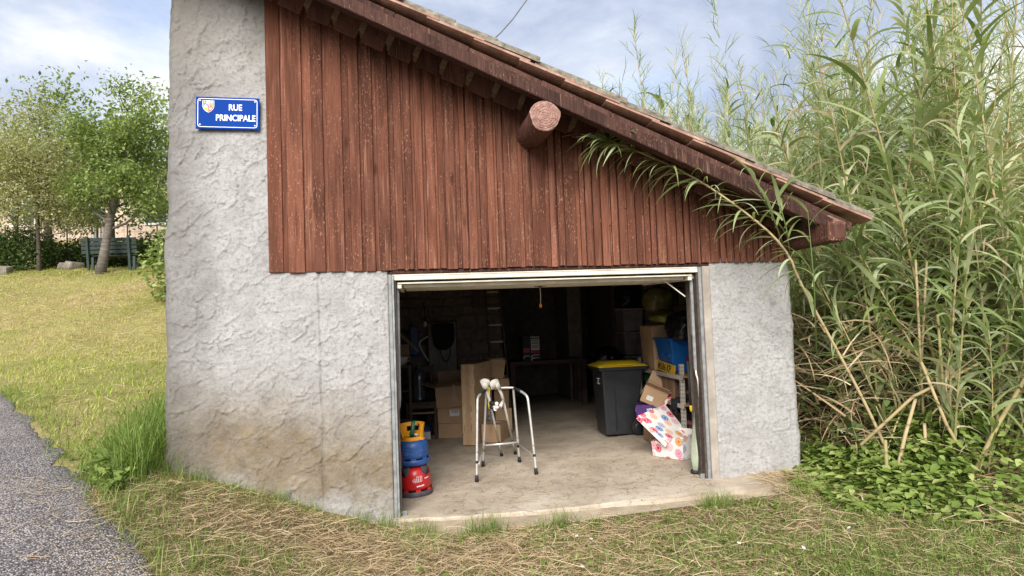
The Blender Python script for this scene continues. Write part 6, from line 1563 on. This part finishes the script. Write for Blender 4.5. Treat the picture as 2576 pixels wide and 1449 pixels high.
# ---- trees, hedge and shrubs on the left
def tree(name, label, x, y, H, spread, trunk_r, lean, nl, lsize, mat, bark, seed, trunk_h=.32, cat='tree', droop=.2, clumps=70, zc=None, group=None, rclump=.42, nb=11, bl=.17, zlow=.17):
    g = np.random.default_rng(seed); z0 = gzs(x, y)-.1; t = thing(name, label, cat, (x, y, z0), group); mb = MB()
    base = Vector((x, y, z0)); top = base+Vector((lean[0], lean[1], H*trunk_h)); q0 = base+Vector((lean[0]*.35, lean[1]*.35, H*trunk_h*.4))
    mb.tube([base, base.lerp(q0, .4), q0, q0.lerp(top, .5)+Vector((.06, 0, 0)), top], [trunk_r*1.3, trunk_r*1.05, trunk_r*.85, trunk_r*.55, trunk_r*.3], n=10)
    tips = []
    def grow(p, d, L, r, lev):
        q = p+d*L*.5+Vector(g.normal(0, .06, 3))*L; e = q+(d+Vector(g.normal(0, .22, 3))).normalized()*L*.5
        mb.tube([p, q, e], [r, r*.8, r*.5], n=5, caps=False); tips.append((e, lev)); tips.append((q, lev))
        if lev < 3:
            for _ in range(3 if lev < 2 else 2):
                nd_ = (d*.8+Vector((g.normal(0, .55), g.normal(0, .55), g.normal(.10, .35)))).normalized(); grow(e, nd_, L*.62, r*.58, lev+1)
    for k in range(nb):
        u = .30+.70*(k+.5)/nb; st_ = (q0.lerp(top, (u-.4)/.6) if u > .4 else base.lerp(q0, u/.4))
        a = 2.4*k+g.uniform(-.4, .4); d = Vector((math.cos(a)*spread, math.sin(a)*spread, g.uniform(.3, 1.0))).normalized()
        grow(st_, d, H*bl*g.uniform(.75, 1.2)*(1.15-.45*u), trunk_r*.38, 0)
    grow(top, Vector((lean[0]*.1, 0, 1)).normalized(), H*bl, trunk_r*.28, 0)
    mb.build('trunk', M[bark], t, recalc=False)
    P = np.array([tuple(p) for p, l in tips if l >= 1]); ix = g.integers(0, len(P), nl); c = P[ix]+g.normal(0, 1, (nl, 3))*np.array([rclump, rclump, rclump*.8])
    zmin = z0+H*zlow; c[:, 2] = np.maximum(c[:, 2], zmin+g.uniform(0, .4, nl))
    v, q, s = leaves(c, g.uniform(0, 6.28, nl), g.uniform(-.2, 1.1, nl), g.uniform(*lsize, nl), g.normal(0, .6, nl), True)
    tn_ = np.clip(g.normal(.45, .16, nl)+(ix % 7-3)*.045, 0, 1)
    link('crown', np_mesh('crown', v, q, M[mat], np.repeat(tn_, s)), t); return t
tree('garden_tree', 'green leafy tree with a ringed leaning grey trunk growing in front of the bench', -7.95, 12.25, 4.75, 1.1, .105, (.65, .1), 11500, (.06, .135), 'tree_leaf', 'bark', 21, .78, bl=.15, nb=14, rclump=.21, zlow=.2)
tree('pale_shrub', 'feathery pale olive and pinkish shrub tree left of the bench', -9.75, 13.0, 4.9, 1.2, .05, (-.1, 0), 15000, (.045, .10), 'shrub_leaf', 'bark_dark', 22, .62, bl=.16, nb=14, rclump=.32, zlow=.22)
tree('pale_shrub', 'pale shrub tree at the far left edge with twiggy branches', -10.7, 13.8, 5.0, 1.1, .05, (-.1, 0), 9000, (.05, .11), 'shrub_leaf', 'bark_dark', 27, .62, bl=.15, nb=13, rclump=.32, zlow=.2)
tree('garden_tree', 'green tree with dark branches behind the pale shrub', -11.6, 17.0, 5.4, 1.1, .12, (0, 0), 4500, (.11, .20), 'tree_leaf', 'bark_dark', 23, .75, bl=.15)
tree('garden_tree', 'green tree rising close behind the garage corner', -7.1, 15.2, 4.9, 1.0, .12, (.2, 0), 4200, (.10, .18), 'tree_leaf', 'bark_dark', 24, .78, bl=.13)
tree('garden_tree', 'dense tree in the gap behind the pale shrub and leaning tree', -10.0, 17.6, 5.0, 1.1, .12, (0, 0), 5000, (.12, .20), 'tree_leaf', 'bark_dark', 25, .75, bl=.15)
def bush(name, label, c, r, n, size, mat, seed, cat='bush', group=None):
    g = np.random.default_rng(seed); z0 = gzs(c[0], c[1]); t = thing(name, label, cat, (c[0], c[1], z0), group)
    d = g.normal(0, 1, (n, 3)); d /= np.linalg.norm(d, axis=1)[:, None]; rad = g.random(n)**.35; lump = .78+.45*fbm(d[:, 0]*2.2+seed, d[:, 2]*2.2+d[:, 1]*1.7, seed)
    p = d*rad[:, None]*lump[:, None]*np.array(r)+np.array([c[0], c[1], z0+r[2]*.75]); p[:, 2] = np.maximum(p[:, 2], z0+.02)
    v, q, s = leaves(p, g.uniform(0, 6.28, n), g.uniform(-.3, 1.0, n), g.uniform(*size, n), g.normal(0, .6, n), True)
    link('foliage', np_mesh('foliage', v, q, M[mat], np.repeat(np.clip(g.normal(.45, .22, n), 0, 1), s)), t)
    mb = MB()
    for k in range(7):
        a = g.uniform(0, 6.28); mb.tube([(c[0], c[1], z0-.05), (c[0]+math.cos(a)*r[0]*.4, c[1]+math.sin(a)*r[1]*.4, z0+r[2]*.8), (c[0]+math.cos(a)*r[0]*.7, c[1]+math.sin(a)*r[1]*.7, z0+r[2]*1.3)], [.03, .02, .008], n=5)
    mb.build('stems', M['bark_dark'], t, recalc=False); return t
bush('dark_bush', 'dark green spreading bush at the left edge beyond the lawn', (-10.5, 13.4), (1.1, .6, .66), 5200, (.06, .12), 'hedge_leaf', 31)
bush('dark_bush', 'dark green bush in the middle of the row beyond the lawn', (-9.4, 14.3), (1.0, .6, .50), 3600, (.06, .12), 'hedge_leaf', 32)
bush('dark_bush', 'dark green bush behind the right end of the bench', (-7.0, 14.4), (1.1, .7, .62), 3400, (.07, .13), 'hedge_leaf', 33)
bush('dark_bush', 'dark green bush directly behind the bench trunk', (-8.4, 14.9), (1.2, .6, .50), 3000, (.07, .13), 'hedge_leaf', 34)
bush('dark_bush', 'dark green bush at the far left end of the row', (-11.9, 13.9), (1.2, .8, .8), 3600, (.06, .12), 'hedge_leaf', 36)
bush('leafy_bush', 'bright green leafy bush against the garage corner', (-5.35, 10.2), (.75, .8, .95), 1500, (.10, .18), 'tree_leaf', 35)

# ---- bench
bn = thing('park_bench', 'dark green slatted park bench seen from behind beneath the leaning tree', 'bench', (-8.1, 12.6, gzs(-8.1, 12.6)))
b0, b1 = Vector((-8.62, 12.75, 0)), Vector((-7.22, 12.62, 0)); bd_ = (b1-b0).normalized(); bl_ = (b1-b0).length; bnm = Vector((-bd_.y, bd_.x, 0)); bz_ = gzs(-8.0, 12.6)
BM = Matrix((bd_, bnm, (0, 0, 1))).transposed()
def BP(u, v, z): return b0+bd_*u+bnm*v+Vector((0, 0, bz_+z))
for k in range(4): MB().box(BP(bl_/2, -.02*k*.6, .52+.105*k), (bl_, .025, .085), BM @ Matrix.Rotation(R(8), 3, 'X')).build('back_slat', M['bench'], bn, bevel=.006)
for k in range(4): MB().box(BP(bl_/2, .10+.105*k, .43), (bl_, .09, .025), BM).build('seat_slat', M['bench'], bn, bevel=.006)
for u in (.18, bl_-.18):
    MB().box(BP(u, -.035, .44), (.065, .05, .98), BM @ Matrix.Rotation(R(6), 3, 'X')).build('back_post', M['bench'], bn, bevel=.006)
    MB().box(BP(u, .40, .20), (.065, .05, .46), BM).build('leg', M['bench'], bn, bevel=.006)
    MB().box(BP(u+.1, .02, .18), (.065, .05, .42), BM).build('leg', M['bench'], bn, bevel=.006)
    MB().box(BP(u, .2, .39), (.06, .45, .045), BM).build('seat_bearer', M['bench'], bn, bevel=.004)
for k, (x, y, s_, lb) in enumerate([(-10.45, 12.6, .30, 'squared grey boulder at the left edge of the lawn'), (-9.05, 13.3, .26, 'grey boulder left of the bench under the bush'), (-9.4, 13.4, .20, 'small grey boulder beside the larger one left of the bench')]):
    t = MB().box((x, y, gzs(x, y)+s_*.25), (s_*1.6, s_, s_*.9), (.1, .05, k)).build('boulder', M['rock'], None, bevel=.05, seg=2, jitter=.03, jscale=5); tag(t, lb, 'boulder')
# ---- house and its yard beyond the trees
hs = thing('house', 'pale pink plastered house glimpsed through the garden trees', 'house', (-12, 25, gzs(-12, 23)))
hz_ = gzs(-12, 22)-.2
MB().box2((-17.2, 23, hz_), (-9.0, 30, hz_+3.0)).build('wall', M['plaster_pink'], hs)
MB().box2((-17.2, 22.98, hz_+2.55), (-9.0, 22.995, hz_+3.0)).build('white_band', M['plaster_white'], hs)
MB().prism([(-17.6, 0), (-8.6, 0), (-8.6, .15), (-17.6, .15)], (1, 0, 0), (0, 0, 1), (0, 22.6, hz_+3.02), (0, 7.8, 0)).build('roof', M['tile'], hs)
for x_ in (-15.6, -13.1, -10.6):
    w_ = MB().box2((x_-.45, 22.95, hz_+.9), (x_+.45, 22.99, hz_+2.1)).build('window', M['plaster_white'], hs)
    for s_ in (-.22, .22): MB().box2((x_+s_-.18, 22.93, hz_+1.0), (x_+s_+.18, 22.949, hz_+2.0)).build('pane', M['glass'], w_)
pa = thing('parasol', 'closed blue parasol on the terrace of the pink house', 'parasol', (-11.3, 19.5, gzs(-11.3, 19.5)))
pz = gzs(-11.3, 19.5)
MB().tube([(-11.3, 19.5, pz), (-11.3, 19.5, pz+2.3)], .025, n=8).build('pole', M['shelf'], pa)
MB().lathe([(.02, .95), (.20, 1.0), (.17, 1.35), (.06, 1.95), (.02, 2.15)], (-11.3, 19.5, pz), n=12).build('folded_canopy', M['sky_blue'], pa)
fn = thing('mesh_fence', 'thin wire mesh fence on posts in front of the pink house', 'fence', (-11, 17, gzs(-11, 16.6)))
fx = np.linspace(-13.5, -8.2, 7)
for i, x_ in enumerate(fx): MB().tube([(x_, 16.6, gzs(x_, 16.6)-.1), (x_, 16.6, gzs(x_, 16.6)+1.25)], .022, n=6).build('post', M['rust'], fn)
wm = MB(); fz0 = gzs(-11, 16.6)
for k in range(7): wm.tube([(-13.5, 16.6, fz0+.1+.18*k), (-8.2, 16.6, fz0+.1+.18*k)], .004, n=4)
for k in range(34): wm.tube([(-13.5+.16*k, 16.6, fz0+.1), (-13.5+.16*k, 16.6, fz0+1.2)], .003, n=4)
w_ = wm.build('wire_mesh', M['rust'], fn, recalc=False); w_['kind'] = 'stuff'
ch = thing('garden_chair', 'white plastic garden chair by the wire fence of the pink house', 'garden chair', (-10.6, 18, gzs(-10.6, 18)))
cz_ = gzs(-10.6, 18)+.15
MB().box((-10.6, 18, cz_+.42), (.5, .48, .04)).build('seat', M['white'], ch, bevel=.01)
for k in range(5): MB().box((-10.8+.1*k, 18.25, cz_+.70), (.05, .025, .5)).build('back_slat', M['white'], ch)
MB().box((-10.6, 18.25, cz_+.96), (.52, .03, .06)).build('top_rail', M['white'], ch, bevel=.01)
for x_, y_ in ((-10.82, 17.8), (-10.38, 17.8), (-10.82, 18.22), (-10.38, 18.22)): MB().box((x_, y_, cz_+.2), (.045, .045, .44)).build('leg', M['white'], ch)
for o in bpy.data.objects: o.select_set(False)
